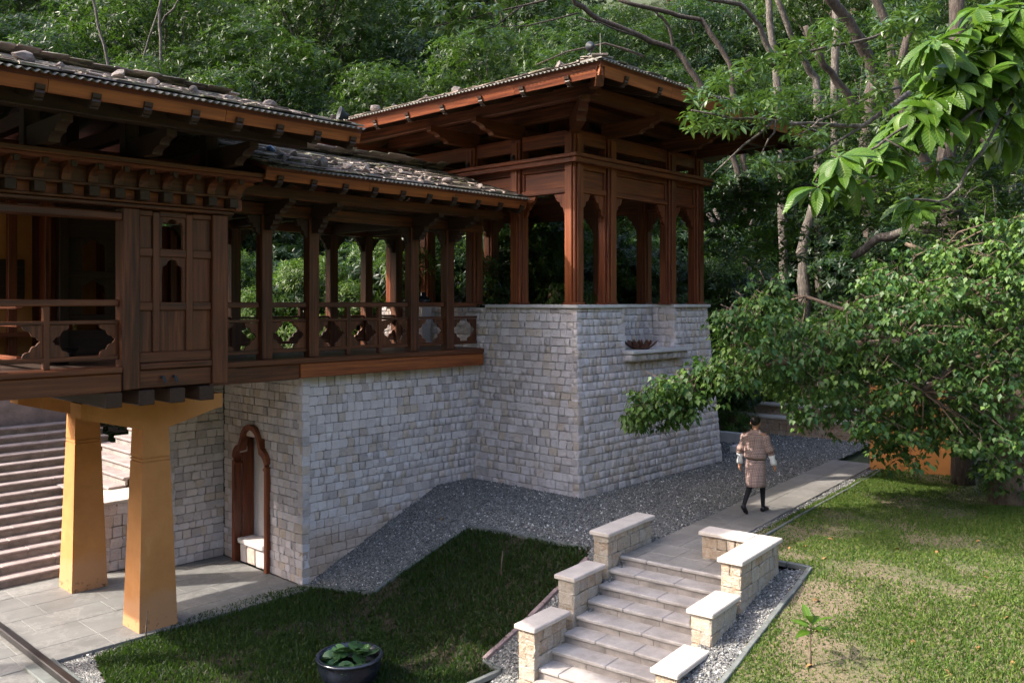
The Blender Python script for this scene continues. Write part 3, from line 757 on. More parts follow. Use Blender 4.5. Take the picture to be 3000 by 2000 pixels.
# ------------------------------------------------------------------ gallery plinth walls
gw = thing('gallery_wall', (11, 13.6, -1.3), 'long grey granite wall under the covered gallery, rising beside the sloping gravel', 'stone wall')
sw = StoneWall(MAT['stone'])
sw.face((8.94, 13.57), (13.5, 13.57), (0, -1), -1.36, 2.43, .012, zfun=gz, seed=31, wd=(.12, .215))
sw.build(gw); MB().box(9.0, 13.6, 13.63, 13.95, -1.6, 2.425, .004).build('core', MAT['mortar'], gw)
dw = thing('doorway_wall', (8.94, 15, -1.34), 'shaded granite wall with an arched timber niche, left of the gallery wall', 'stone wall')
sw = StoneWall(MAT['stone_low'])
DY0, DY1, DZ = 14.66, 15.94, 1.28
sw.face((8.94, 16.4), (8.94, 13.57), (-1, 0), PAVZ, 2.43, .0, seed=32, wd=(.12, .23), holes=[(16.4-DY1+.06, 16.4-DY0-.06, -9, .85), (16.4-15.75, 16.4-14.85, .8, 1.2)])
sw.build(dw)
mb = MB(); mb.box(8.99, 9.3, 13.97, DY0+.03, -1.6, 2.42, .004).box(8.99, 9.3, DY1-.03, 16.45, -1.6, 2.42, .004).box(8.99, 9.3, DY0+.035, DY1-.035, 1.15, 2.42, .004); mb.build('core', MAT['mortar'], dw)
bw_ = thing('recess_wall', (8.2, 16.4, -1.34), 'shaded granite wall behind the ochre pillars, facing the paving', 'stone wall')
sw = StoneWall(MAT['stone_low']); sw.face((7.75, 16.4), (8.94, 16.4), (0, -1), PAVZ, 2.3, 0, seed=33, wd=(.13, .24)); sw.face((7.75, 17.6), (7.75, 16.4), (-1, 0), PAVZ, 2.3, 0, seed=34); sw.build(bw_)
MB().box(7.82, 9.2, 16.47, 17.6, -1.6, 2.29, .004).build('core', MAT['mortar'], bw_)

# arched niche joinery
def trefoil(w_, h_, n=6):
    """right half outline of a cusped arch, from the foot to the crown"""
    pts = [(w_, 0), (w_, h_*.72)]
    def arc(cx, cy, r, a0, a1): return [(cx+r*math.cos(R(a0+(a1-a0)*i/n)), cy+r*math.sin(R(a0+(a1-a0)*i/n))) for i in range(n+1)]
    r1 = w_*.42; pts += [(w_*.9, h_*.735)]
    pts += arc(w_-r1-.0*w_, h_*.75, r1, 0, 80); 
    r2 = w_*.55; pts += arc(0, h_-r2, r2, 12, 90)
    return pts
dn = thing('arched_niche', (8.94, 15.3, PAVZ), 'tall arched timber niche with a pale inner panel and stone seat in the granite wall', 'niche')
yc = (DY0+DY1)/2
outer = trefoil((DY1-DY0)/2, DZ-PAVZ+.14); inner = trefoil((DY1-DY0)/2-.09, DZ-PAVZ+.04)
for s in (-1, 1):
    poly = [(yc+s*p[0], PAVZ+p[1]) for p in outer]+[(yc+s*p[0], PAVZ+p[1]) for p in inner[::-1]]
    MB().prism(poly, 'yz', 8.86, 9.02).build('arch_frame', WOOD['redz'], dn)
wbox('side_panel', 'red', dn, 9.025, 9.27, DY1-.13, DY1-.1, PAVZ, 1.15); wbox('side_panel', 'red', dn, 9.025, 9.27, DY0+.1, DY0+.13, PAVZ, 1.15)
MB().box(9.29, 9.34, DY0-.05, DY1+.05, PAVZ, 1.5, .004).build('inner_panel', MAT['white_plaster'], dn)
MB().box(9.025, 9.28, DY0, DY1, 1.16, 1.2, .004).build('soffit', WOOD['redy'], dn)
MB().box(8.9, 9.28, DY0+.14, DY1-.14, -.97, -.87, .012).build('seat', MAT['coping'], dn)
sw = StoneWall(MAT['stone_low']); sw.face((8.96, DY1-.15), (8.96, DY0+.15), (-1, 0), PAVZ, -.975, 0, ch=(.3, .37), wd=(.3, .5), seed=36); sw.build(dn)

# ------------------------------------------------------------------ ochre pillars
def pillar(y0, label):
    zc = 1.80; p = thing('ochre_pillar', (6.22, y0+.3, PAVZ), label, 'pillar', 'tapered ochre pillars under the timber wing')
    x0, x1, y1 = 5.91, 6.53, y0+.6; i = .1; f = lambda z: (z-PAVZ)/(zc-PAVZ)*i
    def fr(z0, z1, ex=0): a, b = f(z0)+ex, f(z1)+ex; return [(x0+a, y0+a, z0), (x1-a, y0+a, z0), (x1-a, y1-a, z0), (x0+a, y1-a, z0), (x0+b, y0+b, z1), (x1-b, y0+b, z1), (x1-b, y1-b, z1), (x0+b, y1-b, z1)]
    mb = MB().hexa(fr(PAVZ-.05, 1.28)).hexa(fr(1.28, 1.30, .014)).hexa(fr(1.30, 1.335)).hexa(fr(1.335, 1.355, .014)).hexa(fr(1.355, zc))
    mb.build('shaft', MAT['ochre'], p)
    c = 6.22; prof = [(c-.21, zc), (c+.21, zc), (c+1.14, 2.06), (c+1.14, 2.28), (c-1.14, 2.28), (c-1.14, 2.06)]
    MB().prism(prof, 'xz', y0+.098, y1-.098).build('capital', MAT['ochre'], p)
pillar(13.45, 'nearer tapered ochre pillar beside the dark lawn, with a peeling foot')
pillar(16.17, 'farther tapered ochre pillar standing at the foot of the stone staircase')

# ------------------------------------------------------------------ staircase behind the pillars
ls = thing('courtyard_staircase', (4, 18, PAVZ), 'broad flight of pinkish stone steps climbing behind the ochre pillars', 'stairs')
for i in range(15):
    y = 17.42+.32*i; z = PAVZ+.152*(i+1); r_ = random.Random(70+i); x = .8
    while x < 8.6:
        x2 = min(x+r_.uniform(.9, 1.5), 8.6)
        if 8.6-x2 < .3: x2 = 8.6
        MB().box(x+.002, x2-.002, y-.04, y+.34, z-.055, z+r_.uniform(-.003, .003), .018).build('tread', MAT['tread_pink'], ls)
        MB().box(x+.002, x2-.002, y+.0, y+.06, z-.16, z-.052, .004).build('riser', MAT['riser'], ls); x = x2
mb = MB()
for i in range(15): mb.box(.8, 8.6, 17.5+.32*i, 17.82+.32*i, -1.6, PAVZ+.152*(i+1)-.06, .004)
mb.build('core', MAT['mortar'], ls)
fw = thing('retaining_wall', (4, 22.3, 0), 'plain grey rendered wall above the courtyard staircase', 'wall')
MB().box(.8, 12.0, 22.35, 22.7, .5, 2.35, .01).build('wall_face', MAT['tread_pink'], fw); MB().box(.8, 12.0, 22.3, 22.75, 2.35, 2.43, .01).build('coping', MAT['coping'], fw)
# side flight glimpsed between the pillars
sf = thing('side_stairs', (8.5, 19, 0), 'short flight of stone steps glimpsed between the two ochre pillars', 'stairs')
for i in range(9):
    x = 7.0+.30*i; z = -.10+.16*i
    MB().box(x-.04, x+.32, 17.95, 20.6, z-.055, z, .015).build('tread', MAT['tread_pink'], sf); MB().box(x, x+.05, 17.95, 20.6, z-.17, z-.05, .004).build('riser', MAT['riser'], sf)
cw = thing('cheek_wall', (6.9, 16.9, PAVZ), 'low granite cheek wall with flat coping behind the nearer ochre pillar', 'stone wall')
sw = StoneWall(MAT['stone_low'])
sw.face((6.72, 16.95), (7.7, 16.95), (0, -1), PAVZ, -.06, 0, seed=51, ch=(.18, .24)); sw.face((6.72, 17.9), (6.72, 16.95), (-1, 0), PAVZ, -.06, 0, seed=52, ch=(.18, .24)); sw.build(cw)
MB().box(6.78, 7.7, 17.0, 17.9, -1.5, -.065, .004).build('core', MAT['mortar'], cw); MB().box(6.66, 7.74, 16.89, 18.0, -.06, .01, .012).build('coping', MAT['coping_warm'], cw)

# ================================================================== TIMBER
# ---- shared carved pieces
def nose(w_, h_, flip=False):
    """carved beam-end outline: (out, z) from the back top, stepped cyma tip; out 0..w_"""
    p = [(0, h_), (w_, h_), (w_, h_*.72), (w_-.02, h_*.66)]
    n = 5
    for i in range(n+1):
        a = R(90*i/n); p.append((w_-.02-.16*w_*math.sin(a)-.0, h_*.66-(h_*.30)*(1-math.cos(a))))
    x = p[-1][0]; p.append((x-.02, h_*.33))
    for i in range(n+1):
        a = R(90*i/n); p.append((x-.02-.16*w_*math.sin(a), h_*.33-h_*.33*(1-math.cos(a))))
    p.append((0, 0)); return p
def bracket_profile(w_, h_):
    """scalloped corner bracket: (0,0) top inner corner, grows +x and -z"""
    p = [(0, 0), (w_, 0), (w_, -h_*.10)]
    def arc(cx, cy, rx, ry, a0, a1, n=5): return [(cx+rx*math.cos(R(a0+(a1-a0)*i/n)), cy+ry*math.sin(R(a0+(a1-a0)*i/n))) for i in range(n+1)]
    p += arc(w_*.62, -h_*.12, w_*.30, h_*.24, 0, -80)
    p += arc(w_*.36, -h_*.40, w_*.25, h_*.22, 10, -80)
    p += arc(w_*.16, -h_*.68, w_*.20, h_*.24, 10, -70)
    p += [(w_*.16, -h_*.95), (w_*.10, -h_), (0, -h_)]
    return p
def quatre_half(w_, h_):
    """fretted railing board beside a baluster: (0,0) bottom inner corner; two lobes meeting at a waist"""
    n = 6; p = [(0, 0), (w_, 0), (w_, h_*.05)]
    def arc(cx, cy, rx, ry, a0, a1): return [(cx+rx*math.cos(R(a0+(a1-a0)*i/n)), cy+ry*math.sin(R(a0+(a1-a0)*i/n))) for i in range(n+1)]
    lower = arc(w_*.62, h_*.06, w_*.36, h_*.13, 0, 85)+arc(w_*.38, h_*.22, w_*.22, h_*.15, 15, 100)+arc(w_*.16, h_*.38, w_*.12, h_*.09, 20, 90)
    p += lower; p += [(x, h_-z) for x, z in lower[::-1]]; p += [(w_, h_*.95), (w_, h_), (0, h_)]
    return p

def railing(parent, kind, x0, x1, y, z0, zt, balusters, th=.07):
    """rail between two posts along X; balusters = x positions"""
    wbox('top_rail', kind, parent, x0, x1, y-.05, y+.05, zt-.095, zt, .01)
    zm = zt-.30; zb = z0+.10
    wbox('middle_rail', kind, parent, x0, x1, y-.04, y+.04, zm-.05, zm, .006)
    wbox('bottom_rail', kind, parent, x0, x1, y-.04, y+.04, zb, zb+.065, .006)
    h = zm-.055-(zb+.07); edges = [x0]+list(balusters)+[x1]
    for b in balusters: wbox('baluster', kind, parent, b-.04, b+.04, y-.045, y+.045, z0+.002, zt-.1, .006)
    for i, (a, b) in enumerate(zip(edges, edges[1:])):
        a2 = a+(.04 if i else 0); b2 = b-(.04 if i < len(edges)-2 else 0)
        wq = min(.26, (b2-a2)*.38)
        for s, x in ((1, a2+.002), (-1, b2-.002)):
            MB().prism([(x+s*p[0], zb+.0675+p[1]) for p in quatre_half(wq, h)], 'xz', y-.018, y+.018).build('fret_board', WOOD[kind+'z'], parent)
def railing_y(parent, kind, x, y0, y1, z0, zt):
    wbox('top_rail', kind, parent, x-.05, x+.05, y0, y1, zt-.095, zt, .01)
    for z in (zt-.35, z0+.1): wbox('middle_rail', kind, parent, x-.04, x+.04, y0, y1, z, z+.06, .006)

# ---- slates: rows up a slope plane; the pieces nearest the eave become parts
def slate_variants(n=6):
    out = []
    for i in range(n):
        r = random.Random(500+i); v = chamfer_verts(.5, .5, .5, .05)
        v = [(p[0]+r.uniform(-.04, .04), p[1]+r.uniform(-.05, .05), p[2]+r.uniform(-.12, .12)) for p in v]
        out.append(MB().add(v, CF).mesh('slate', MAT['slate']))
    return out
SLV = slate_variants()
def slate_slope(parent, eave0, eave1, inward, rise, run, rows_part, seed, hip0=0.0, hip1=0.0, limit=300):
    """eave line eave0->eave1 (3D), inward = horizontal unit into the roof, slope rise per metre, run metres"""
    r = random.Random(seed); e0 = Vector(eave0); e1 = Vector(eave1); L = (e1-e0).length; t = (e1-e0)/L; n = Vector(inward)
    up = (n+Vector((0, 0, rise))).normalized(); nr = t.cross(up); 
    if nr.z < 0: nr = -nr
    items = []; row = 0; s = .03
    while s < run:
        ex = r.uniform(.17, .23); a = hip0*max(0, s); b = L-hip1*max(0, s); u = a-r.uniform(0, .2)
        while u < b:
            wq = r.uniform(.18, .48); ln = ex*r.uniform(1.8, 2.4); thk = r.uniform(.012, .03)
            c0 = max(u, a-.05); c1 = min(u+wq, b+.05); u += wq
            if c1-c0 < .06: continue
            so = s+r.uniform(-.05, .03)
            c = e0+t*((c0+c1)/2)+up*(so+ln/2)*1.0+nr*(.045+thk/2+r.uniform(0, .012))
            m = Matrix.Identity(4); rz = r.uniform(-.07, .07); tt = t*math.cos(rz)+up*math.sin(rz); uu = up*math.cos(rz)-t*math.sin(rz)
            tip = -.10; uu2 = (uu+nr*tip).normalized(); nn = tt.cross(uu2)
            if nn.z < 0: nn = -nn
            sg = 1 if tt.cross(uu2).dot(nn) > 0 else -1
            for k in range(3): m[k][0] = tt[k]*(c1-c0-.006)*sg; m[k][1] = uu2[k]*ln; m[k][2] = nn[k]*thk
            m[0][3], m[1][3], m[2][3] = c
            items.append((row, m, r.randrange(len(SLV)), r.random()))
        s += ex; row += 1
    parts = [q for q in items if q[0] < rows_part][:limit]; rest = items[len(parts):]
    for _, m, k, rr in parts:
        o = bpy.data.objects.new('slate', SLV[k]); COL.objects.link(o); o.matrix_basis = m; attach(o, parent)
    if rest:
        V = []; F = []; RN = []; c = 0; tri = []
        for me in SLV:
            me.calc_loop_triangles(); tri.append((np.array([tuple(v.co) for v in me.vertices]), np.array([tuple(q.vertices) for q in me.loop_triangles])))
        for _, m, k, rr in rest:
            v, f = tri[k]; mm = np.array(m); V.append(v@mm[:3, :3].T+mm[:3, 3]); F.append(f+c); c += len(v); RN.append(np.full(len(v), rr))
        stuff(bulk('slating', np.vstack(V), np.vstack(F), MAT['slate'], np.concatenate(RN), parent))
def corrugated(parent, e0, e1, inward, rise, depth_=.3, pitch=.095, amp=.017, out=.09):
    e0 = Vector(e0); e1 = Vector(e1); L = (e1-e0).length; t = (e1-e0)/L; n = Vector(inward); up = (n+Vector((0, 0, rise))).normalized(); nr = t.cross(up)
    if nr.z < 0: nr = -nr
    k = int(L/pitch*6); v = []; f = []
    for i in range(k+1):
        u = L*i/k; h = amp*math.sin(2*math.pi*u/pitch)
        for s in (-out, depth_):
            for dz in (0, .004): v.append(e0+t*u+up*s+nr*(h+.03+dz))
    for i in range(k):
        a = i*4; b = a+4
        f += [[a, b, b+2, a+2], [a+1, a+3, b+3, b+1], [a, a+1, b+1, b]]
    MB().add(v, f).build('corrugated_sheet', MAT['zinc'], parent, True)

# ================================================================== timber pavilion on the tower
tp = thing('timber_pavilion', (16.1, 14, 3.75), 'open red timber pavilion with mossy slate hip roof on the stone tower', 'pavilion')
PX = [13.74, 14.86, 17.18, 18.40]; PY = [11.14, 12.64, 14.02, 16.86]
def tpost(x, y, zt=7.25, h=.125):
    p = wbox('post', 'red', tp, x-h, x+h, y-h, y+h, 3.755, zt, .012)
    for (a, b, c, d) in ((x-h-.035, x-h-.002, y-h+.06, y+h-.01), (x-h+.06, x+h-.01, y-h-.035, y-h-.002)):
        wbox('facing', 'red', p, a, b, c, d, 3.80, zt-.06, .006)
    wbox('plinth', 'red', p, x-h-.05, x+h+.03, y-h-.05, y+h+.03, 3.752, 3.80, .008)
    return p
posts = [(PX[0], y) for y in PY]+[(x, PY[0]) for x in PX[1:]]+[(PX[3], y) for y in PY[1:]]+[(x, PY[3]) for x in PX[1:3]]
for x, y in posts: tpost(x, y)
x0, x1, y0, y1 = PX[0], PX[3], PY[0], PY[3]; h = .125
# cornice band round the head of the openings (four sides)
for k, (p, zz0, zz1) in enumerate(((.20, 6.70, 6.775), (.15, 6.60, 6.698))):
    o = h+p
    wbox('cornice', 'red', tp, x0-o, x1+o, y0-o, y0-h-.04, zz0, zz1); wbox('cornice', 'red', tp, x0-o, x1+o, y1+h+.04, y1+o, zz0, zz1)
    wbox('cornice', 'red', tp, x0-o, x0-h-.04, y0-h-.038, y1+h+.038, zz0, zz1); wbox('cornice', 'red', tp, x1+h+.04, x1+o, y0-h-.038, y1+h+.038, zz0, zz1)
def bay_x(a, b, y, s, arch=True):       # head panel between posts along X, s = outward sign in y
    a += h+.003; b -= h+.003
    wbox('head_rail', 'red', tp, a, b, y-.07, y+.07, 6.50, 6.64); wbox('head_rail', 'red', tp, a, b, y-.08, y+.08, 6.03, 6.14)
    wbox('panel', 'red', tp, a+.002, b-.002, y-.02, y+.02, 6.142, 6.498)
    wbox('panel_stile', 'red', tp, a, a+.06, y-.055, y+.055, 6.142, 6.498); wbox('panel_stile', 'red', tp, b-.06, b, y-.055, y+.055, 6.142, 6.498)
    wq = min(.36, (b-a)/2-.05)
    for sx, x in ((1, a), (-1, b)):
        MB().prism([(x+sx*p[0], 6.027+p[1]) for p in bracket_profile(wq, .46)], 'xz', y-.035, y+.035).build('bracket', WOOD['redz'], tp)
    wbox('upper_beam', 'red', tp, a, b, y-.06, y+.06, 7.0, 7.3)
def bay_y(a, b, x):
    a += h+.003; b -= h+.003
    wbox('head_rail', 'red', tp, x-.07, x+.07, a, b, 6.50, 6.64); wbox('head_rail', 'red', tp, x-.08, x+.08, a, b, 6.03, 6.14)
    wbox('panel', 'red', tp, x-.02, x+.02, a+.002, b-.002, 6.142, 6.498)
    wbox('panel_stile', 'red', tp, x-.055, x+.055, a, a+.06, 6.142, 6.498); wbox('panel_stile', 'red', tp, x-.055, x+.055, b-.06, b, 6.142, 6.498)
    wq = min(.36, (b-a)/2-.05)
    for sy, y in ((1, a), (-1, b)):
        MB().prism([(y+sy*p[0], 6.027+p[1]) for p in bracket_profile(wq, .46)], 'yz', x-.035, x+.035).build('bracket', WOOD['redz'], tp)
    wbox('upper_beam', 'red', tp, x-.06, x+.06, a, b, 7.0, 7.3)
for a, b in zip(PX, PX[1:]): bay_x(a, b, y0, -1); bay_x(a, b, y1, 1)
for a, b in zip(PY, PY[1:]): bay_y(a, b, x0); bay_y(a, b, x1)
# cantilever brackets, outer purlins, rafters, fascias, deck
OV = 2.08; EZ = 7.83; RS = .27; PO = 1.15
EX0, EX1, EY0, EY1 = x0-OV, x1+OV, y0-2.27, y1+OV
prof = nose(PO+.32, .30)
for y in PY[1:3]+[PY[3]]: MB().prism([(x0+.1-p[0], 7.25+p[1]) for p in prof], 'xz', y-.075, y+.075).build('cantilever', WOOD['brownx'], tp)
for y in PY: MB().prism([(x1-.1+p[0], 7.25+p[1]) for p in prof], 'xz', y-.075, y+.075).build('cantilever', WOOD['brownx'], tp)
for x in PX[1:]: MB().prism([(y0+.1-p[0], 7.25+p[1]) for p in prof], 'yz', x-.075, x+.075).build('cantilever', WOOD['browny'], tp)
for x in PX: MB().prism([(y1-.1+p[0], 7.25+p[1]) for p in prof], 'yz', x-.075, x+.075).build('cantilever', WOOD['browny'], tp)
dm = Matrix.Translation((x0, y0, 0)) @ Matrix.Rotation(R(45), 4, 'Z')
MB().prism([(-p[0], 7.2+p[1]) for p in nose(PO*1.414+.35, .34)], 'xz', -.09, .09, dm).build('corner_cantilever', WOOD['brownx'], tp)
pz0, pz1 = 7.553, 7.80
wbox('purlin', 'brown', tp, x0-PO-.09, x0-PO+.09, y0-PO-.35, y1+PO+.35, pz0, pz1, .012)
wbox('purlin', 'brown', tp, x1+PO-.09, x1+PO+.09, y0-PO-.35, y1+PO+.35, pz0, pz1, .012)
wbox('purlin', 'brown', tp, x0-PO+.092, x1+PO-.092, y0-PO-.09, y0-PO+.09, pz0-.003, pz1-.003, .012)
wbox('purlin', 'brown', tp, x0-PO+.092, x1+PO-.092, y1+PO-.09, y1+PO+.09, pz0-.003, pz1-.003, .012)
for (a, b, c, d) in ((x0-.1, x0+.1, y0-.1, y1+.1), (x1-.1, x1+.1, y0-.1, y1+.1)): wbox('wall_plate', 'brown', tp, a, b, c, d, 7.56, 7.82)
for (a, b, c, d) in ((x0+.102, x1-.102, y0-.1, y0+.1), (x0+.102, x1-.102, y1-.1, y1+.1)): wbox('wall_plate', 'brown', tp, a, b, c, d, 7.557, 7.817)
def rafter(parent, kind, p_eave, inward, length, rise, hh=.15, ww=.10, zoff=-.10, tip=.14):
    """rafter from the eave inward, carved tip below the fascia"""
    n = Vector(inward); e = Vector(p_eave); t = Vector((-n.y, n.x, 0))
    prof_ = [(-.075, 0), (-.06, -.05), (-.035, -.07), (-.045, -.10), (-.01, -.15), (.03, -.165), (.03, -.19), (.10, -hh-.06), (.16, -hh-.05), (length, -hh), (length, 0)]
    v = []; k = len(prof_)
    for s in (-ww/2, ww/2):
        for u, z in prof_: v.append(e+n*u+t*s+Vector((0, 0, zoff+u*rise+z)))
    f = [list(range(k)), list(range(k, 2*k))[::-1]]+[[(i+1) % k, i, k+i, k+(i+1) % k] for i in range(k)]
    ax = 'x' if abs(n.x) > .9 else 'y'
    return MB().add(v, f).build('rafter', WOOD[kind+ax], parent)
NRY = 9; NRX = 8
for i in range(NRY):
    y = EY0+.75+(EY1-EY0-1.5)*i/(NRY-1); ln = min(2.6, y-EY0-.05, EY1-y-.05)
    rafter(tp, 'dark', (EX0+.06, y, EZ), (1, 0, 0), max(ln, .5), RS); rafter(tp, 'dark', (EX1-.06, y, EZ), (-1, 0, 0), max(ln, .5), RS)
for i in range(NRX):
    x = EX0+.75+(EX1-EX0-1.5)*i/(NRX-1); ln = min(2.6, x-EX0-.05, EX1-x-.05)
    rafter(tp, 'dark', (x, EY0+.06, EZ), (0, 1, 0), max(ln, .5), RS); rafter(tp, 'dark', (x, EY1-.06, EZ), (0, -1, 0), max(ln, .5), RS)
for (cx, cy, sx, sy) in ((EX0, EY0, 1, 1), (EX1, EY0, -1, 1), (EX0, EY1, 1, -1), (EX1, EY1, -1, -1)):
    hm = Matrix.Translation((cx, cy, EZ)) @ Matrix.Rotation(math.atan2(sy, sx), 4, 'Z')
    q = [(.02, -.08), (.10, -.14), (.05, -.19), (.22, -.36), (3.4, -.36+3.2*RS/1.414), (3.4, -.12+3.3*RS/1.414)]
    MB().prism(q, 'xz', -.07, .07, hm).build('hip_rafter', WOOD['brownx'], tp)
# fascias
def fascia(p, q, n, kind='red', z=EZ, hh=.20, parent=tp):
    p = Vector(p); q = Vector(q); n = Vector(n); t = (q-p).normalized()
    L = (q-p).length; k = max(1, round(L/2.2))
    for i in range(k):
        a = p+t*(L*i/k+.003); b = p+t*(L*(i+1)/k-.003)
        v = []
        for zz, o in ((z-.02-hh, .05), (z-.02, 0)):
            for c in (a, b): v += [c+n*o+Vector((0, 0, zz-z)), c+n*(o+.035)+Vector((0, 0, zz-z))]
        ax = 'x' if abs(t.x) > .9 else 'y'
        MB().add(v, [[0, 2, 6, 4], [1, 5, 7, 3], [0, 1, 3, 2], [4, 6, 7, 5], [0, 4, 5, 1], [2, 3, 7, 6]]).build('fascia', WOOD[kind+ax], parent)
fascia((EX0, EY0, EZ), (EX0, EY1, EZ), (1, 0, 0)); fascia((EX0, EY0, EZ), (EX1, EY0, EZ), (0, 1, 0), 'fascia'); fascia((EX1, EY0, EZ), (EX1, EY1, EZ), (-1, 0, 0)); fascia((EX0, EY1, EZ), (EX1, EY1, EZ), (0, -1, 0))
# roof deck (hip with short ridge along Y) : part roof with slates as sub-parts
hx = (EX1-EX0)/2; ZR = EZ+RS*hx; cxr = (EX0+EX1)/2
def deck(z):
    return [(EX0, EY0, EZ+z), (EX1, EY0, EZ+z), (EX1, EY1, EZ+z), (EX0, EY1, EZ+z), (cxr, EY0+hx, ZR+z), (cxr, EY1-hx, ZR+z)]
df = [[0, 1, 4], [1, 2, 5, 4], [2, 3, 5], [3, 0, 4, 5]]
rf = MB().add(deck(-.045)+deck(.02), [q[::-1] for q in df]+[[i+6 for i in q] for q in df]+[[0, 6, 7, 1], [1, 7, 8, 2], [2, 8, 9, 3], [3, 9, 6, 0]]).build('roof', WOOD['decky'], tp)
mb = MB()
rfs = 1/math.sqrt(1+RS*RS)
slate_slope(rf, (EX0, EY1, EZ), (EX0, EY0, EZ), (1, 0, 0), RS, hx/rfs, 4, 61, rfs, rfs, 150)
slate_slope(rf, (EX0, EY0, EZ), (EX1, EY0, EZ), (0, 1, 0), RS, hx/rfs, 4, 62, rfs, rfs, 140)
slate_slope(rf, (EX1, EY0, EZ), (EX1, EY1, EZ), (-1, 0, 0), RS, hx/rfs, 0, 63, rfs, rfs)
corrugated(rf, (EX0, EY1, EZ), (EX0, EY0, EZ), (1, 0, 0), RS); corrugated(rf, (EX0, EY0, EZ), (EX1, EY0, EZ), (0, 1, 0), RS)
# tin cap on the near hip
cap = MB(); c0 = Vector((EX0-.05, EY0-.05, EZ+.045))
cap.add([c0, c0+Vector((.45, -.01, -.01)), c0+Vector((-.01, .45, -.01)), c0+Vector((.45, .45, .16)), c0+Vector((0, 0, .02)), c0+Vector((.45, 0, .025)), c0+Vector((0, .45, .025)), c0+Vector((.45, .45, .19))], [[0, 2, 3, 1], [4, 5, 7, 6], [0, 1, 5, 4], [0, 4, 6, 2], [2, 6, 7, 3], [1, 3, 7, 5]])
cap.build('hip_cap', MAT['zinc'], rf)
mb = MB(); r_ = random.Random(3)
for i in range(16):
    s = .12+.27*i; z = EZ+RS*s+.11
    m = Matrix.Translation((EX0+s, EY0+s, z)) @ Matrix.Rotation(R(45)+r_.uniform(-.2, .2), 4, 'Z') @ Matrix.Rotation(-.2, 4, 'Y')
    mb.box(-.18, .18, -.14, .14, -.012, .014+r_.uniform(0, .02), .006, m)
stuff(mb.build('hip_slates', MAT['slate'], rf))
# ceiling inside
wbox('tie_beam', 'brown', tp, x0+.13, x1-.13, 12.56, 12.72, 7.3, 7.5); wbox('tie_beam', 'brown', tp, x0+.13, x1-.13, 13.94, 14.1, 7.3, 7.5)
wbox('king_post', 'dark', tp, cxr-.12, cxr+.12, 13.9, 14.14, 7.5, 8.6)

# ================================================================== covered gallery
ga = thing('covered_gallery', (10.6, 15, 2.43), 'dark timber covered gallery with fretted railing and slate roof joining wing and tower', 'gallery')
GZ = 2.80; GY0, GY1 = 13.62, 16.40
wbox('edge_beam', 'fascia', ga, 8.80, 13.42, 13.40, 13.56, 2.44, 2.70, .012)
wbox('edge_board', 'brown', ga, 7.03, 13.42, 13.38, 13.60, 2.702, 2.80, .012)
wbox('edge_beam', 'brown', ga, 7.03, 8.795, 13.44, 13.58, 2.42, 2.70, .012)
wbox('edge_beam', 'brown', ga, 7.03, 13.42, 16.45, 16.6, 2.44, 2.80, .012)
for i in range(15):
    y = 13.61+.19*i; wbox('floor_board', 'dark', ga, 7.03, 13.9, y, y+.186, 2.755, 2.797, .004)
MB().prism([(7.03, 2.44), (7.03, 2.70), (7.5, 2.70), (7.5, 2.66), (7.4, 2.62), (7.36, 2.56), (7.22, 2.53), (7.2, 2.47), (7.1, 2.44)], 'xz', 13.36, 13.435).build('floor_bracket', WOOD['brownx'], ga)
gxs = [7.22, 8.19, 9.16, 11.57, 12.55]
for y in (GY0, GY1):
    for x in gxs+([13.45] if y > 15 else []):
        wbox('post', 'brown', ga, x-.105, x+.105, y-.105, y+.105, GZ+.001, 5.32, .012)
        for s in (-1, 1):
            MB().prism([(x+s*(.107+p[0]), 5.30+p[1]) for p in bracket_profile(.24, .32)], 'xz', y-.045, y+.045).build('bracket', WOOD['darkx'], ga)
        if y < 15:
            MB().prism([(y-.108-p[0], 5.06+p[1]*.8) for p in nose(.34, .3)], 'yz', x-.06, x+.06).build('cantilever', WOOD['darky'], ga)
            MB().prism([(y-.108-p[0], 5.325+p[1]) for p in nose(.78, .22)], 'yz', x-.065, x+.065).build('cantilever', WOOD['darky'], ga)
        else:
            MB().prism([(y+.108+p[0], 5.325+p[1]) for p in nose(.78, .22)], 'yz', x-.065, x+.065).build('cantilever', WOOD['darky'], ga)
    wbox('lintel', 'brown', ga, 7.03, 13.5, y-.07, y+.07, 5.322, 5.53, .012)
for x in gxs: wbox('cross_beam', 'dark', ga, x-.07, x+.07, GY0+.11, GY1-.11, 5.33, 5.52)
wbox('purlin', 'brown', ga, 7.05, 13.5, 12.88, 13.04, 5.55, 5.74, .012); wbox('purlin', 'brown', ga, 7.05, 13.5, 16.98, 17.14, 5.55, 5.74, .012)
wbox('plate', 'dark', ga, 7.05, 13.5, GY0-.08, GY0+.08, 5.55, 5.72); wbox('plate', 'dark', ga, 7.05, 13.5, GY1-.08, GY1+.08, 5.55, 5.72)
for a, b, bl in ((7.33, 8.08, []), (8.30, 9.05, []), (9.27, 11.46, [9.98, 10.74]), (11.68, 12.44, []), (12.66, 13.42, [])):
    railing(ga, 'brown', a+.004, b-.004, GY0+.02, GZ, 3.80, bl)
    railing(ga, 'brown', a+.004, b-.004, GY1-.02, GZ, 3.80, bl)
GE = 12.15; GEZ = 5.92; GS = .30; GYC = 15.0
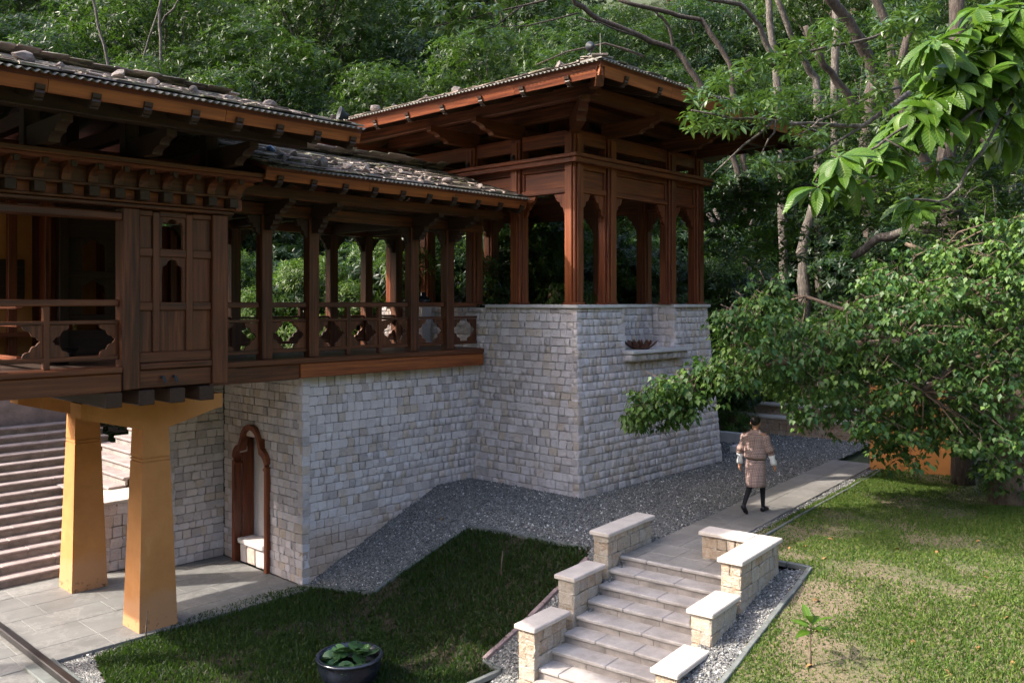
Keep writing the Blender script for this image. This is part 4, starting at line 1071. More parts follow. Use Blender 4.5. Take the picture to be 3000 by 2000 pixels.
def gable_roof(parent, xa, xb, ye, yc, ez, sl, seed, rows, limit, fkind, rsp, back=True):
    run = yc-ye; zr = ez+sl*run; yb = 2*yc-ye
    v = [];
    for dz in (-.045, .02):
        for x in (xa, xb): v += [(x, ye, ez+dz), (x, yc, zr+dz), (x, yb, ez+dz)]
    f = [[0, 1, 4, 3], [1, 2, 5, 4], [6, 9, 10, 7], [7, 10, 11, 8], [0, 3, 9, 6], [2, 8, 11, 5], [0, 6, 7, 1], [1, 7, 8, 2], [3, 4, 10, 9], [4, 5, 11, 10]]
    rf = MB().add(v, f).build('roof', WOOD['deckx'], parent)
    k = math.sqrt(1+sl*sl)
    slate_slope(rf, (xa, ye, ez), (xb, ye, ez), (0, 1, 0), sl, run*k, rows, seed, 0, 0, limit)
    if back: slate_slope(rf, (xb, yb, ez), (xa, yb, ez), (0, -1, 0), sl, run*k, 0, seed+1)
    corrugated(rf, (xa-.02, ye, ez), (xb+.02, ye, ez), (0, 1, 0), sl)
    fascia((xa, ye, ez), (xb, ye, ez), (0, 1, 0), fkind, ez, .165, parent); fascia((xa, yb, ez), (xb, yb, ez), (0, -1, 0), fkind, ez, .19, parent)
    n = int((xb-xa)/rsp)
    for i in range(n+1):
        x = xa+.25+(xb-xa-.4)*i/n; rafter(parent, 'dark', (x, ye+.05, ez), (0, 1, 0), run-.1, sl); rafter(parent, 'dark', (x, yb-.05, ez), (0, -1, 0), run-.1, sl)
    mb = MB(); r_ = random.Random(seed); x = xa
    while x < xb:
        m = Matrix.Translation((x+.2, yc+r_.uniform(-.05, .05), zr+.10)) @ Matrix.Rotation(r_.uniform(-.2, .2), 4, 'Z') @ Matrix.Rotation(r_.uniform(-.1, .1), 4, 'X')
        mb.box(-.22, .22, -.2, .2, -.015, .015, .006, m); x += .34
    stuff(mb.build('ridge_slates', MAT['slate'], rf)); return rf
gr = gable_roof(ga, 7.35, 13.45, GE, GYC, GEZ, GS, 71, 13, 300, 'fascia', .62)

# ================================================================== timber wing on the left
wg = thing('timber_wing', (4.8, 15, 2.28), 'dark timber wing with carved cornice and arched window panels over the ochre pillars', 'timber wing')
WY = 12.70; WX0, WX1 = 2.35, 7.0; WB = 17.1
WF = 2.87
# joists and floor
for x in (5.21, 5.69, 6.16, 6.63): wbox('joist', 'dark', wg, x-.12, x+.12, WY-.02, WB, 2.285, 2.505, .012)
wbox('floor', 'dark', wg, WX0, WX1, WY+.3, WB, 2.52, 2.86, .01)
wbox('sill_beam', 'brown', wg, WX0, 5.325, WY-.02, WY+.26, 2.51, 2.78, .015)
wbox('sill_board', 'brown', wg, WX0, 5.325, WY-.06, WY+.28, 2.783, 2.87, .015)
# posts
for x0_, x1_ in ((5.34, 5.60), (6.74, 7.0)): wbox('post', 'brown', wg, x0_, x1_, WY, WY+.26, 2.525, 5.17, .014)
wbox('post', 'brown', wg, WX0, WX0+.26, WY, WY+.26, 2.525, 5.17, .014)
# window panel between the posts
wa, wb = 5.603, 6.737; yp = WY+.10
wbox('apron_board', 'brown', wg, wa, wb, yp-.045, yp+.05, 2.53, 2.80, .01); wbox('apron_rail', 'brown', wg, wa, wb, yp-.085, yp+.05, 2.803, 2.90, .014); wbox('apron_board', 'brown', wg, wa, wb, yp-.05, yp+.05, 2.903, 3.06, .01)
zr = [3.06, 3.74, 4.54, 5.14]; xst = (5.86, 6.38)
for x in xst: wbox('stile', 'brown', wg, x-.052, x+.052, yp-.055, yp+.04, 3.062, 5.14, .008)
for z in zr[1:]:
    for a, b in ((wa, xst[0]-.053), (xst[0]+.053, xst[1]-.053), (xst[1]+.053, wb)): wbox('rail', 'brown', wg, a, b, yp-.05, yp+.04, z-.06, z+.06 if z < 5 else 5.16, .008)
for i in range(3):
    z0_, z1_ = zr[i]+(.061 if i else .002), zr[i+1]-.061
    for j, (a, b) in enumerate(((wa, xst[0]-.053), (xst[0]+.053, xst[1]-.053), (xst[1]+.053, wb))):
        if j == 1 and i > 0:
            c = (a+b)/2; win = trefoil(.165, (z1_-z0_)*.95)
            for s in (-1, 1):
                poly = [(c+s*p[0], z0_+.001+p[1]) for p in win]+[(c, z1_), (c+s*(b-a)/2, z1_), (c+s*(b-a)/2, z0_+.001)]
                MB().prism(poly, 'xz', yp-.025, yp+.03).build('arched_window', WOOD['brownz'], wg)
                MB().box(c+s*.166 if s > 0 else c-.21, c+.21 if s > 0 else c-.166, yp-.032, yp-.0255, z0_+(z1_-z0_)*.52, z0_+(z1_-z0_)*.56, .002).build('moulding', WOOD['brownx'], wg)
        else: wbox('panel', 'brown', wg, a+.002, b-.002, yp-.012, yp+.02, z0_, z1_, .004)
# brass tap and pipe stubs on the apron
for x, s in ((5.94, 1), (6.12, 1)):
    MB().tube([(x, yp-.05, 2.68), (x, yp-.12, 2.68), (x+.02, yp-.14, 2.60)], [.022, .024, .02], 8).build('spout', MAT['lamp_metal'], wg)
# cornice : moulded beam, square blocks, rail, curved brackets, top board
cx0, cx1 = WX0, 7.08
wbox('architrave', 'brown', wg, WX0, 5.335, WY-.03, WY+.22, 4.98, 5.10, .02)
wbox('architrave', 'brown', wg, cx0, cx1, WY-.05, WY+.25, 5.175, 5.235, .015); wbox('architrave', 'brown', wg, cx0, cx1+.04, WY-.10, WY+.25, 5.238, 5.275, .012)
wbox('frieze', 'fascia', wg, cx0, cx1-.02, WY-.02, WY+.2, 5.278, 5.42, .004)
wbox('cornice_rail', 'brown', wg, cx0, cx1+.06, WY-.14, WY+.2, 5.422, 5.462, .008)
wbox('frieze', 'brown', wg, cx0, cx1-.02, WY-.08, WY+.2, 5.465, 5.70, .004)
wbox('cornice_board', 'brown', wg, cx0, cx1+.34, WY-.46, WY+.25, 5.755, 5.83, .012); wbox('cornice_soffit', 'deck', wg, cx0, cx1+.28, WY-.42, WY+.2, 5.705, 5.752, .006)
n_ = 14
for i in range(n_):
    x = cx1-.10-.352*i
    wbox('dentil', 'dark', wg, x-.072, x+.072, WY-.22, WY-.022, 5.279, 5.419, .008)
    pr = [(WY-.082, 5.464), (WY-.15, 5.464)]+[(WY-.15-.20*(1-math.cos(R(q))), 5.464+.18*math.sin(R(q))) for q in (15, 30, 45, 60, 75, 90)]+[(WY-.40, 5.66), (WY-.40, 5.703), (WY-.082, 5.703)]
    MB().prism(pr, 'yz', x-.062, x+.062).build('curved_bracket', WOOD['browny'], wg)
    wbox('bracket_tip', 'dark', wg, x-.035, x+.035, WY-.44, WY-.402, 5.62, 5.70, .004)
pr = [(cx1-.02, 5.464), (cx1+.08, 5.464)]+[(cx1+.08+.2*(1-math.cos(R(q))), 5.464+.2*math.sin(R(q))) for q in (15, 30, 45, 60, 75, 90)]+[(cx1+.3, 5.703), (cx1-.02, 5.703)]
MB().prism(pr, 'xz', WY-.12, WY+.1).build('end_bracket', WOOD['redx'], wg)
wbox('end_block', 'red', wg, cx1-.018, cx1+.09, WY-.12, WY+.1, 5.24, 5.42)
# right end wall, back partition, inner panels
for z0_, z1_ in ((2.865, 3.0), (3.70, 3.79), (5.0, 5.17)): wbox('end_rail', 'brown', wg, 6.80, 6.94, WY+.265, 13.4, z0_, z1_)
wbox('end_post', 'red', wg, 6.78, 7.0, 13.3, 13.5, 2.865, 5.6); wbox('end_post', 'red', wg, 6.78, 7.0, 16.3, 16.5, 2.865, 5.6)
ib = 16.2
for x0_, x1_ in ((5.72, 5.88), (6.752, 6.9)): wbox('inner_post', 'dark', wg, x0_, x1_, ib, ib+.2, 2.865, 5.6)
for z0_, z1_ in ((2.87, 3.3), (3.42, 3.58), (4.22, 4.36), (4.95, 5.6)): wbox('inner_rail', 'dark', wg, 5.882, 6.75, ib+.05, ib+.12, z0_, z1_)
for zz, zt in ((3.58, 4.22), (4.36, 4.95)):
    c = 6.316; win = trefoil(.2, (zt-zz)*.95)
    for s in (-1, 1):
        MB().prism([(c+s*p[0], zz+.001+p[1]) for p in win]+[(c, zt-.001), (c+s*.433, zt-.001), (c+s*.433, zz+.001)], 'xz', ib+.06, ib+.10).build('inner_arched_window', WOOD['darkz'], wg)
MB().box(3.9, 5.5, 16.88, 16.96, 2.87, 5.5, .004).build('inner_wall', MAT['ochre'], wg)
MB().box(6.25, 6.6, 16.86, 16.95, 2.87, 5.5, .004).build('inner_wall', MAT['ochre'], wg)
wbox('back_panel', 'deck', wg, 4.5, 6.24, 17.0, 17.06, 2.87, 5.55); wbox('back_panel', 'red', wg, 6.61, 7.0, 16.9, 16.97, 2.87, 5.55); wbox('back_panel', 'dark', wg, WX0, 3.1, 17.0, 17.06, 2.87, 5.55)
wbox('inner_post', 'red', wg, 5.0, 5.14, 16.5, 16.64, 2.865, 5.55); wbox('inner_post', 'red', wg, 6.45, 6.6, 14.6, 14.75, 2.865, 5.55)
wbox('inner_post', 'red', wg, 5.52, 5.62, 16.3, 16.6, 2.865, 5.6)
wbox('lattice_frame', 'dark', wg, 4.3, 5.35, 16.8, 16.86, 3.75, 4.55)
wbox('bench', 'red', wg, 4.0, 5.45, 16.4, 16.8, 3.2, 3.28)
railing(wg, 'brown', WX0+.27, 5.336, WY+.16, WF, 3.84, [3.35, 4.36])
railing_y(wg, 'red', 4.2, 13.4, 16.8, WF, 3.8)
wbox('bay_wall', 'deck', wg, 7.02, 8.5, 16.72, 16.78, 2.82, 5.3); MB().box(7.42, 7.72, 16.62, 16.71, 2.82, 5.3, .004).build('inner_wall', MAT['ochre'], wg); wbox('inner_post', 'red', wg, 7.9, 8.02, 16.55, 16.71, 2.82, 5.3)
# attic posts above the cornice with big carved brackets, purlin, rafters, roof
for x in (2.6, 4.15, 5.5, 6.75):
    wbox('attic_post', 'dark', wg, x-.1, x+.1, WY+.05, WY+.25, 5.83, 6.55)
    MB().prism([(WY+.05-p[0], 5.86+p[1]) for p in nose(1.25, .30)], 'yz', x-.07, x+.07).build('cantilever', WOOD['darky'], wg)
    wbox('attic_post', 'dark', wg, x-.1, x+.1, 15.0, 15.2, 5.6, 7.3)
    wbox('attic_beam', 'dark', wg, x-.08, x+.08, WY+.252, 17.2, 6.2, 6.4)
wbox('purlin', 'dark', wg, WX0-.4, 7.62, 11.42, 11.64, 6.165, 6.40, .014)
wbox('attic_plate', 'dark', wg, WX0-.4, 7.5, WY+.06, WY+.24, 6.56, 6.75); wbox('attic_rail', 'deck', wg, WX0, 7.0, WY+.3, WY+.36, 5.84, 6.0)
wbox('ceiling', 'deck', wg, WX0, 7.0, WY+.26, WB, 5.56, 5.6)
wbox('back_wall', 'deck', wg, WX0, 6.8, 17.02, 17.1, 5.62, 6.3)
wr = gable_roof(wg, WX0-.9, 8.09, 10.7, 14.9, 6.40, .272, 81, 7, 180, 'fascia', .66)

# ================================================================== VEGETATION
def unit(v): return v/np.maximum(np.linalg.norm(v, axis=-1, keepdims=True), 1e-9)
def leaf_template(kind):
    """unit leaf: base at origin, tip along +x, width along y, upper side +z"""
    if kind == 'simple':
        return np.array([[0, 0, 0], [.45, .5, .10], [.45, -.5, .10], [1, 0, -.12]], float), np.array([[0, 2, 3], [0, 3, 1]])
    if kind == 'heart':
        return np.array([[0, 0, 0], [.34, .5, .06], [.34, -.5, .06], [.36, 0, -.02], [.72, .20, .0], [.72, -.20, .0], [1.05, 0, -.10]], float), \
               np.array([[0, 3, 1], [0, 2, 3], [1, 3, 4], [3, 2, 5], [3, 6, 4], [3, 5, 6]])
    st = [(0, .03), (.08, .10), (.2, .27), (.34, .42), (.5, .5), (.65, .47), (.78, .36), (.9, .18), (1, .01)]; V = []; F = []
    for x, wq in st:
        z = -.85*x*x; xx = x*(1-.10*x)
        V += [(xx, wq, z+.30*wq), (xx, 0, z), (xx, -wq, z+.30*wq)]
    for i in range(len(st)-1):
        a = i*3; b = a+3; F += [[a, b, b+1], [a, b+1, a+1], [a+1, b+1, b+2], [a+1, b+2, a+2]]
    return np.array(V), np.array(F)[:, ::-1]
def frames(P, D, U, L, W, T=None):
    """(n,3,4) transforms: x along D, z towards U"""
    D = unit(D); S = unit(np.cross(U, D)); Un = np.cross(D, S); T = W if T is None else T
    return np.concatenate([np.stack([D*L[:, None], S*W[:, None], Un*T[:, None]], 2), P[:, :, None]], 2)
def leaf_mesh(name, X, kind, mat, rnd, parent=None, smooth=False):
    V, F = leaf_template(kind); n = len(X)
    W = np.einsum('nij,kj->nki', X[:, :, :3], V)+X[:, None, :, 3]
    FF = (F[None]+(np.arange(n)*len(V))[:, None, None]).reshape(-1, 3)
    return bulk(name, W.reshape(-1, 3), FF, mat, np.repeat(rnd, len(V)), parent, smooth)
def leaf_parts(parent, X, kind, mat, rnd, limit=300, smooth=True):
    """the leaves nearest the viewer are parts, the others one joined part"""
    V, F = leaf_template(kind)
    uv = X[:, :, 3]; cy = uv[:, 0]*AX[1]+uv[:, 1]*BX[1]; vis = inview(uv[:, 0], uv[:, 1], uv[:, 2], 0)
    order = np.argsort(np.where(vis, cy, cy+100)-3*np.linalg.norm(X[:, :, 0], axis=1))
    me = MB().add([tuple(v) for v in V], [list(map(int, f)) for f in F]).mesh('leaf', mat, smooth)
    rb = me.attributes.new('rib', 'FLOAT', 'POINT'); rb.data.foreach_set('value', [1.0 if abs(v[1]) < 1e-6 else 0.0 for v in V])
    for i in order[:limit]:
        o = bpy.data.objects.new('leaf', me); COL.objects.link(o); m = Matrix.Identity(4)
        for a in range(3):
            for b in range(4): m[a][b] = float(X[i, a, b])
        o.matrix_basis = m; attach(o, parent)
    rest = order[limit:]
    if len(rest): stuff(leaf_mesh('foliage', X[rest], kind, mat, rnd[rest], parent, smooth))
def whorls(C, axis, k, L, W, g, spread=(.2, .75), droop=.25):
    """k leaves round each centre; spread = range of lift off the plane across the axis"""
    n = len(C); axis = unit(axis); tmp = unit(np.cross(axis, np.array([.3, .5, .8]))); t2 = np.cross(axis, tmp)
    ph = g.uniform(0, 6.28, n)[:, None]+np.arange(k)[None]*6.283/k+g.normal(0, .25, (n, k))
    el = g.uniform(*spread, (n, k))
    D = (np.cos(ph)[..., None]*tmp[:, None]+np.sin(ph)[..., None]*t2[:, None])*np.cos(el)[..., None]+axis[:, None]*np.sin(el)[..., None]
    D[..., 2] -= droop; D = D.reshape(-1, 3)
    U = np.repeat(axis, k, 0)+np.array([0, 0, .5])+g.normal(0, .25, (n*k, 3))
    P = np.repeat(C, k, 0)+unit(D)*.01; m = n*k
    return frames(P, D, U, L*g.uniform(.65, 1.15, m), W*g.uniform(.8, 1.15, m))

def limb(mb, p, q, r0, r1, g, bend=.12, n=5):
    p = np.array(p, float); q = np.array(q, float); L = np.linalg.norm(q-p); off = g.normal(0, bend*L*.5, 3); pts = []; rr = []
    for i in range(n+1):
        s = i/n; pts.append(tuple(p+(q-p)*s+off*math.sin(math.pi*s))); rr.append(r0+(r1-r0)*s)
    mb.tube(pts, rr, 7, False)
def tree_meshes(seed, height, rad, low, nl, clusters, k, L, W, mat, kind='broad', bark='bark'):
    g = np.random.default_rng(seed); mb = MB(); lobes = []
    base = np.array([0, 0, -1.0]); top = np.array([g.normal(0, .3), g.normal(0, .3), height*.55])
    limb(mb, base, top, .17*height/8, .08*height/8, g, .08)
    for i in range(nl):
        zz = low+(height-low)*(i+.5)/nl; rr = rad*math.sqrt(max(.15, 1-((zz-(low+height)*.45)/((height-low)*.62))**2)); a = i*2.4+g.uniform(-.4, .4); rq = rr*g.uniform(.35, .95)
        c = np.array([rq*math.cos(a), rq*math.sin(a), zz]); s = g.uniform(.75, 1.35)*rad*.33
        lobes.append((c, s)); limb(mb, top*min(1, max(.2, (zz*.7)/top[2])), c, .05*height/8, .015, g, .15)
    C = []; A_ = []
    for c, s in lobes:
        m = int(clusters/nl*(s/(rad*.33))**2); d = unit(g.normal(size=(m, 3))+np.array([0, 0, .35])); r = s*g.uniform(.55, 1.05, (m, 1))
        C.append(c+d*r*np.array([1.25, 1.25, .75])); A_.append(d+np.array([0, 0, .55]))
    C = np.vstack(C); A_ = np.vstack(A_)
    if kind == 'pine': X = whorls(C, A_, k, L, W, g, (.3, 1.1), 0)
    else: X = whorls(C, A_, k, L, W, g)
    tone = .5+.22*g.normal(size=len(C))
    rnd = np.clip(np.repeat(tone, k)+.12*g.normal(size=len(X)), 0, .98)
    cr = leaf_mesh('crown', X, 'simple', mat, rnd); crm = cr.data; bpy.data.objects.remove(cr)
    tr = mb.mesh('trunk', MAT[bark], True)
    return tr, crm
LF = MAT['leaf_forest']
VAR = [tree_meshes(1, 9.0, 3.2, 1.6, 22, 4300, 7, .215, .058, LF[0]), tree_meshes(2, 10.0, 3.0, 2.2, 22, 4300, 7, .20, .055, LF[1]),
       tree_meshes(3, 8.5, 3.5, 1.4, 24, 4500, 7, .22, .065, LF[2]), tree_meshes(4, 9.5, 3.3, 1.8, 22, 4000, 8, .21, .05, LF[1]),
       tree_meshes(5, 5.2, 2.5, .1, 18, 3000, 7, .20, .06, LF[2], 'broad', 'bark_dark'), tree_meshes(6, 5.6, 2.2, .1, 16, 3800, 9, .19, .028, MAT['leaf_bamboo'], 'broad', 'bark_dark'),
       tree_meshes(7, 13.0, 2.3, 3.0, 24, 2600, 16, .20, .013, MAT['leaf_pine'], 'pine', 'bark_brown'), tree_meshes(8, 5.0, 2.4, .1, 18, 3000, 8, .19, .06, LF[0], 'broad', 'bark_dark')]
def plant_tree(kind, p, sc, rz, name, label, group):
    t = thing(name, p, label, 'tree' if 'tree' in name else 'shrub', group)
    for me, nm in ((VAR[kind][0], 'trunk'), (VAR[kind][1], 'crown')):
        o = bpy.data.objects.new(nm, me); COL.objects.link(o); o.parent = t
    t.scale = (sc, sc, sc*random.uniform(.9, 1.1)); t.rotation_euler = (0, 0, rz); return t
FL = ['dense mid green tree', 'pale green leafy tree', 'dark bluish green tree', 'yellow green narrow-leaved tree']
rr = random.Random(17)
for d, sp, sc, off in ((29, 4.6, 1.0, 0), (35, 4.8, 1.12, .5), (42, 5.2, 1.2, .2), (50, 5.6, 1.3, .7), (60, 6.4, 1.45, .35)):
    half = d*.72; n = int(2*half/sp)
    for i in range(n+1):
        lat = -half+(i+off*.6)*sp+rr.uniform(-.8, .8); dd = d+rr.uniform(-1.8, 1.8)
        u = CU+FPX*lat/dd
        if d < 30 and (1250 < u < 1500 or 1600 < u < 2050): continue
        x = lat*AX[0]+dd*AX[1]; y = lat*BX[0]+dd*BX[1]
        k = rr.choice([0, 0, 1, 2, 3, 3, 1])
        where = ['above the timber wing roof', 'above the gallery roof', 'behind the pavilion roof', 'right of the pavilion', 'at the right'][min(4, max(0, int(u//520)))]
        lv = {29: 'at the foot of the slope', 35: 'low on the slope', 42: 'halfway up the slope', 50: 'high on the slope', 60: 'near the top of the view'}[d]
        plant_tree(k, (x, y, gz(x, y)-.3), sc*rr.uniform(.88, 1.15), rr.uniform(0, 6.28), 'hillside_tree', f'{FL[k]} {where}, {lv}', 'broadleaf trees on the wooded hillside')
# undergrowth behind gallery and tower
UL = {4: 'dark leafy shrub', 5: 'feathery bamboo clump', 7: 'mid green bush'}; nsh = {}; ORDS = ['first', 'second', 'third', 'fourth', 'fifth', 'sixth', 'seventh', 'eighth']
for u, d, sc, k in ((380, 24, 1.0, 4), (520, 23.5, 1.0, 5), (640, 24, 1.0, 4), (700, 22.6, .85, 5), (790, 24.5, 1.05, 7), (850, 23, .95, 5), (930, 25, 1.1, 4), (1010, 24, 1.0, 7), (1110, 26, 1.1, 4), (1190, 26, 1.0, 5), (1290, 26.5, 1.1, 7), (1350, 25.5, 1.0, 5), (1440, 26.5, 1.05, 7), (1520, 26, 1.05, 5), (1600, 27, 1.15, 7), (1690, 34, 1.4, 4), (1780, 35, 1.4, 7), (1880, 34, 1.4, 4), (1990, 33, 1.3, 7), (2100, 28, 1.2, 4), (2220, 27, 1.2, 7), (2340, 26, 1.2, 4), (2450, 25, 1.2, 7), (200, 25, 1.1, 7), (60, 26, 1.1, 4), (1860, 33, 1.6, 7), (2060, 33, 1.6, 4), (2250, 32, 1.6, 7)):
    side = 'behind the timber wing' if u < 560 else 'behind the gallery' if u < 1080 else 'behind the pavilion' if u < 1640 else 'in the shade right of the tower' if u < 2020 else 'in the shade at the right edge'
    nsh[(k, side)] = nsh.get((k, side), 0)+1; p = at(u, CV, d); plant_tree(k, (p.x, p.y, gz(p.x, p.y)-.2), sc, rr.uniform(0, 6.28), 'undergrowth_shrub', f'{UL[k]} {side}, {ORDS[nsh[(k, side)]-1]} of its kind there', 'shrubs in the shade behind the buildings')
# pines at the top of the view
for i, (u, d, sc) in enumerate(((1010, 66, 1.7), (1090, 70, 1.8), (1180, 66, 1.7), (690, 74, 1.9), (1960, 52, 1.4), (2060, 58, 1.5), (1560, 68, 1.7))):
    p = at(u, CV, d); plant_tree(6, (p.x, p.y, gz(p.x, p.y)-.3), sc, rr.uniform(0, 6.28), 'pine_tree', f'tall pine above the broadleaf trees near the top of the view, {ORDS[sorted([690, 1010, 1090, 1180, 1560, 1960, 2060]).index(u)]} from the left', 'pines on the upper hillside')

# ---- bare trunks and limbs right of the tower
def limbs(name, label, specs, bark, seed, ds=1.0):
    """specs: list of (points (u,v,d), px radius start, px radius end)"""
    specs = [([(u, v, d*ds) for u, v, d in pts], ra, rb) for pts, ra, rb in specs]
    g = np.random.default_rng(seed); P0 = specs[0][0][0]; b = at(*P0); t = thing(name, tuple(b), label, 'tree', 'bare limbed trees right of the tower')
    for i, (pts, ra, rb) in enumerate(specs):
        ra *= .85; rb *= .85
        mb = MB(); P = [np.array(at(*p)) for p in pts]; n = len(P); Q = []; rad = []
        for j in range(n-1):
            for s in (0, .34, .67):
                q = P[j]*(1-s)+P[j+1]*s; f = (j+s)/(n-1); Q.append(q+g.normal(0, .03, 3)*(1 if s else 0)); rad.append((ra+(rb-ra)*f)*pts[0][2]/FPX*g.uniform(.9, 1.12))
        Q.append(P[-1]); rad.append(rb*pts[0][2]/FPX); mb.tube(Q, rad, 9)
        mb.build('trunk' if i == 0 else 'limb', MAT[bark], t, True)
    return t
limbs('limbed_tree', 'tall grey tree whose trunk rises straight right of the pavilion roof', [([(1806, 1010, 23), (1800, 640, 23), (1795, 420, 23), (1788, 227, 23), (1781, 160, 23), (1768, 53, 23), (1762, -60, 23)], 13, 8), ([(1781, 160, 23), (1745, 60, 22.6), (1700, 10, 22.3), (1600, -10, 22)], 8, 5)], 'bark', 1, 1.28)
limbs('limbed_tree', 'pale grey kinked tree between the straight grey trunk and the dark leaning one', [([(1886, 1000, 24), (1880, 560, 24), (1878, 253, 24), (1875, 180, 24), (1845, 133, 23.8), (1815, 77, 23.6), (1781, -10, 23.4)], 13, 7), ([(1925, 980, 25), (1918, 330, 25), (1918, 140, 25), (1922, -30, 25)], 12, 10)], 'bark', 2, 1.28)
limbs('limbed_tree', 'dark thick leaning trunk crossing the upper right of the wood', [([(2010, 1020, 22), (2005, 600, 22), (1985, 420, 22), (1998, 220, 22), (2011, 187, 22), (1985, 117, 21.8), (1951, 50, 21.5), (1890, -20, 21.2)], 20, 13), ([(2040, 420, 22), (2060, 300, 22), (2030, 190, 22), (2050, 140, 22), (2030, 40, 22), (2000, -20, 22)], 9, 12), ([(1981, 267, 21.5), (1921, 187, 21.3), (1881, 123, 21), (1850, 60, 21)], 11, 7)], 'bark_dark', 3, 1.28)
limbs('limbed_tree', 'slim branching tree arching over the back of the pavilion roof', [([(1760, 1000, 24.5), (1745, 600, 24.3), (1700, 330, 24), (1678, 150, 24), (1611, 45, 24), (1540, 30, 23.8), (1420, 0, 23.5)], 9, 5), ([(1745, 600, 24.3), (1690, 380, 24), (1660, 280, 24), (1611, 200, 24), (1568, 133, 24), (1548, 113, 24), (1471, 83, 23.8), (1377, 47, 23.5), (1321, 8, 23.2), (1300, -30, 23)], 9, 6), ([(1548, 113, 24), (1535, 60, 23.9), (1500, 20, 23.7)], 5, 3), ([(1471, 83, 23.8), (1400, 62, 23.4), (1330, 40, 23)], 3, 1.5)], 'bark_dark', 4, 1.28)
limbs('limbed_tree', 'forked mossy trunk in the shade just right of the tower posts', [([(1820, 1030, 22), (1812, 800, 22), (1790, 660, 22), (1728, 603, 22), (1650, 540, 22), (1625, 490, 22)], 11, 6), ([(1800, 900, 22.5), (1755, 700, 22.5), (1720, 620, 22.4), (1690, 560, 22.3), (1640, 480, 22.2)], 9, 5), ([(1800, 880, 21.5), (1775, 700, 21.5), (1740, 600, 21.3), (1722, 540, 21.2), (1735, 480, 21.2)], 4, 3), ([(1852, 1010, 22.4), (1848, 660, 22.4), (1846, 600, 22.4), (1850, 533, 22.4), (1870, 440, 22.4)], 18, 12)], 'bark', 5, 1.28)
limbs('limbed_tree', 'thin pale sapling stem seen through the pavilion posts', [([(1290, 960, 26), (1275, 690, 26), (1262, 600, 26), (1238, 520, 26), (1235, 460, 26)], 6, 4), ([(1262, 620, 26), (1290, 560, 26), (1310, 540, 26)], 3, 2)], 'bark', 6)
limbs('limbed_tree', 'thick pale limb lying across the shade at the right edge', [([(1960, 590, 20), (2020, 545, 19.5), (2090, 525, 19), (2200, 520, 18.8)], 10, 14), ([(2090, 525, 19), (2160, 500, 18.6)], 8, 6)], 'bark', 7)

limbs('limbed_tree', 'thin pale trunk standing among the leaves above the wing roof', [([(372, 420, 31), (369, 120, 31), (366, 30, 31), (372, -40, 31)], 5, 3), ([(369, 60, 31), (410, 0, 31), (430, -40, 31)], 3, 2)], 'bark', 31)
limbs('limbed_tree', 'thin leaning pale stem above the stones of the wing roof', [([(255, 420, 30), (262, 200, 30), (225, 60, 30), (205, -30, 30)], 5, 3), ([(300, 300, 30), (330, 130, 30), (372, -10, 30)], 3, 2)], 'bark', 32)
# ---- feathery foliage and whorled sprays among those trunks
gf = np.random.default_rng(401)
def spray_tree(name, label, regions, kind_mat, L, W, k, seed, d0, dr, tmpl='simple', droop=.25):
    g_ = np.random.default_rng(seed); t = thing(name, tuple(at(regions[0][0], regions[0][1], d0)), label, 'foliage', 'sprays of foliage among the trunks'); P_ = []
    for (u, v, ru, rv, n) in regions:
        a = g_.uniform(0, 6.28, n); r = np.sqrt(g_.random(n)); lay = g_.integers(0, 4, n)
        for i in range(n): P_.append(tuple(at(u+ru*r[i]*math.cos(a[i]), v+rv*(.6*(lay[i]/1.5-1)+.35*r[i]*math.sin(a[i])), d0+g_.uniform(-dr, dr))))
    P_ = np.array(P_); X_ = whorls(P_, np.array([0, 0, 1.0])+g_.normal(0, .35, (len(P_), 3)), k, L, W, g_, (-.25, .4), droop)
    leaf_mesh('foliage', X_, tmpl, kind_mat, np.clip(.5+.25*g_.normal(size=len(X_)), 0, .97), t)
    mb = MB()
    for i in range(0, len(P_), 3):
        c = P_[i]; q_ = P_[g_.integers(0, len(P_))]
        if np.linalg.norm(c-q_) < 1.6: mb.tube([c, (c+q_)/2+np.array([0, 0, .06]), q_], [.008, .007, .005], 4, False)
    if mb.v: mb.build('twigs', MAT['bark'], t)
spray_tree('feathery_spray', 'yellow green feathery leaves just right of the pavilion posts', [(1690, 470, 85, 60, 150), (1760, 440, 70, 40, 90), (1660, 560, 50, 50, 60)], MAT['leaf_bamboo'], .20, .055, 9, 41, 21.3, .6)
spray_tree('feathery_spray', 'dark leaf sprays hanging between the trunks beside the dead twigs', [(1870, 400, 110, 70, 160), (1960, 480, 90, 60, 120), (1780, 560, 80, 60, 90), (2080, 420, 90, 60, 120)], MAT['leaf_bamboo'], .24, .07, 8, 42, 20.3, .7)
spray_tree('feathery_spray', 'bright leaves at the foot of the tall trunks above the pavilion eave', [(1830, 240, 120, 45, 130), (1960, 290, 120, 50, 130), (1700, 250, 60, 30, 60), (2090, 130, 110, 60, 120)], LF[1], .24, .065, 8, 43, 24.5, .8)
spray_tree('feathery_spray', 'drooping leaves along the top right of the view behind the big leaves', [(2230, 330, 140, 90, 200), (2300, 470, 100, 60, 120), (2100, 250, 90, 60, 110)], LF[1], .22, .065, 8, 44, 19.3, .8)
spray_tree('feathery_spray', 'leafy sprays hanging in front of the rough dark trunk', [(2180, 480, 110, 80, 170), (2230, 590, 100, 40, 90)], LF[1], .2, .06, 8, 45, 17.2, .5)
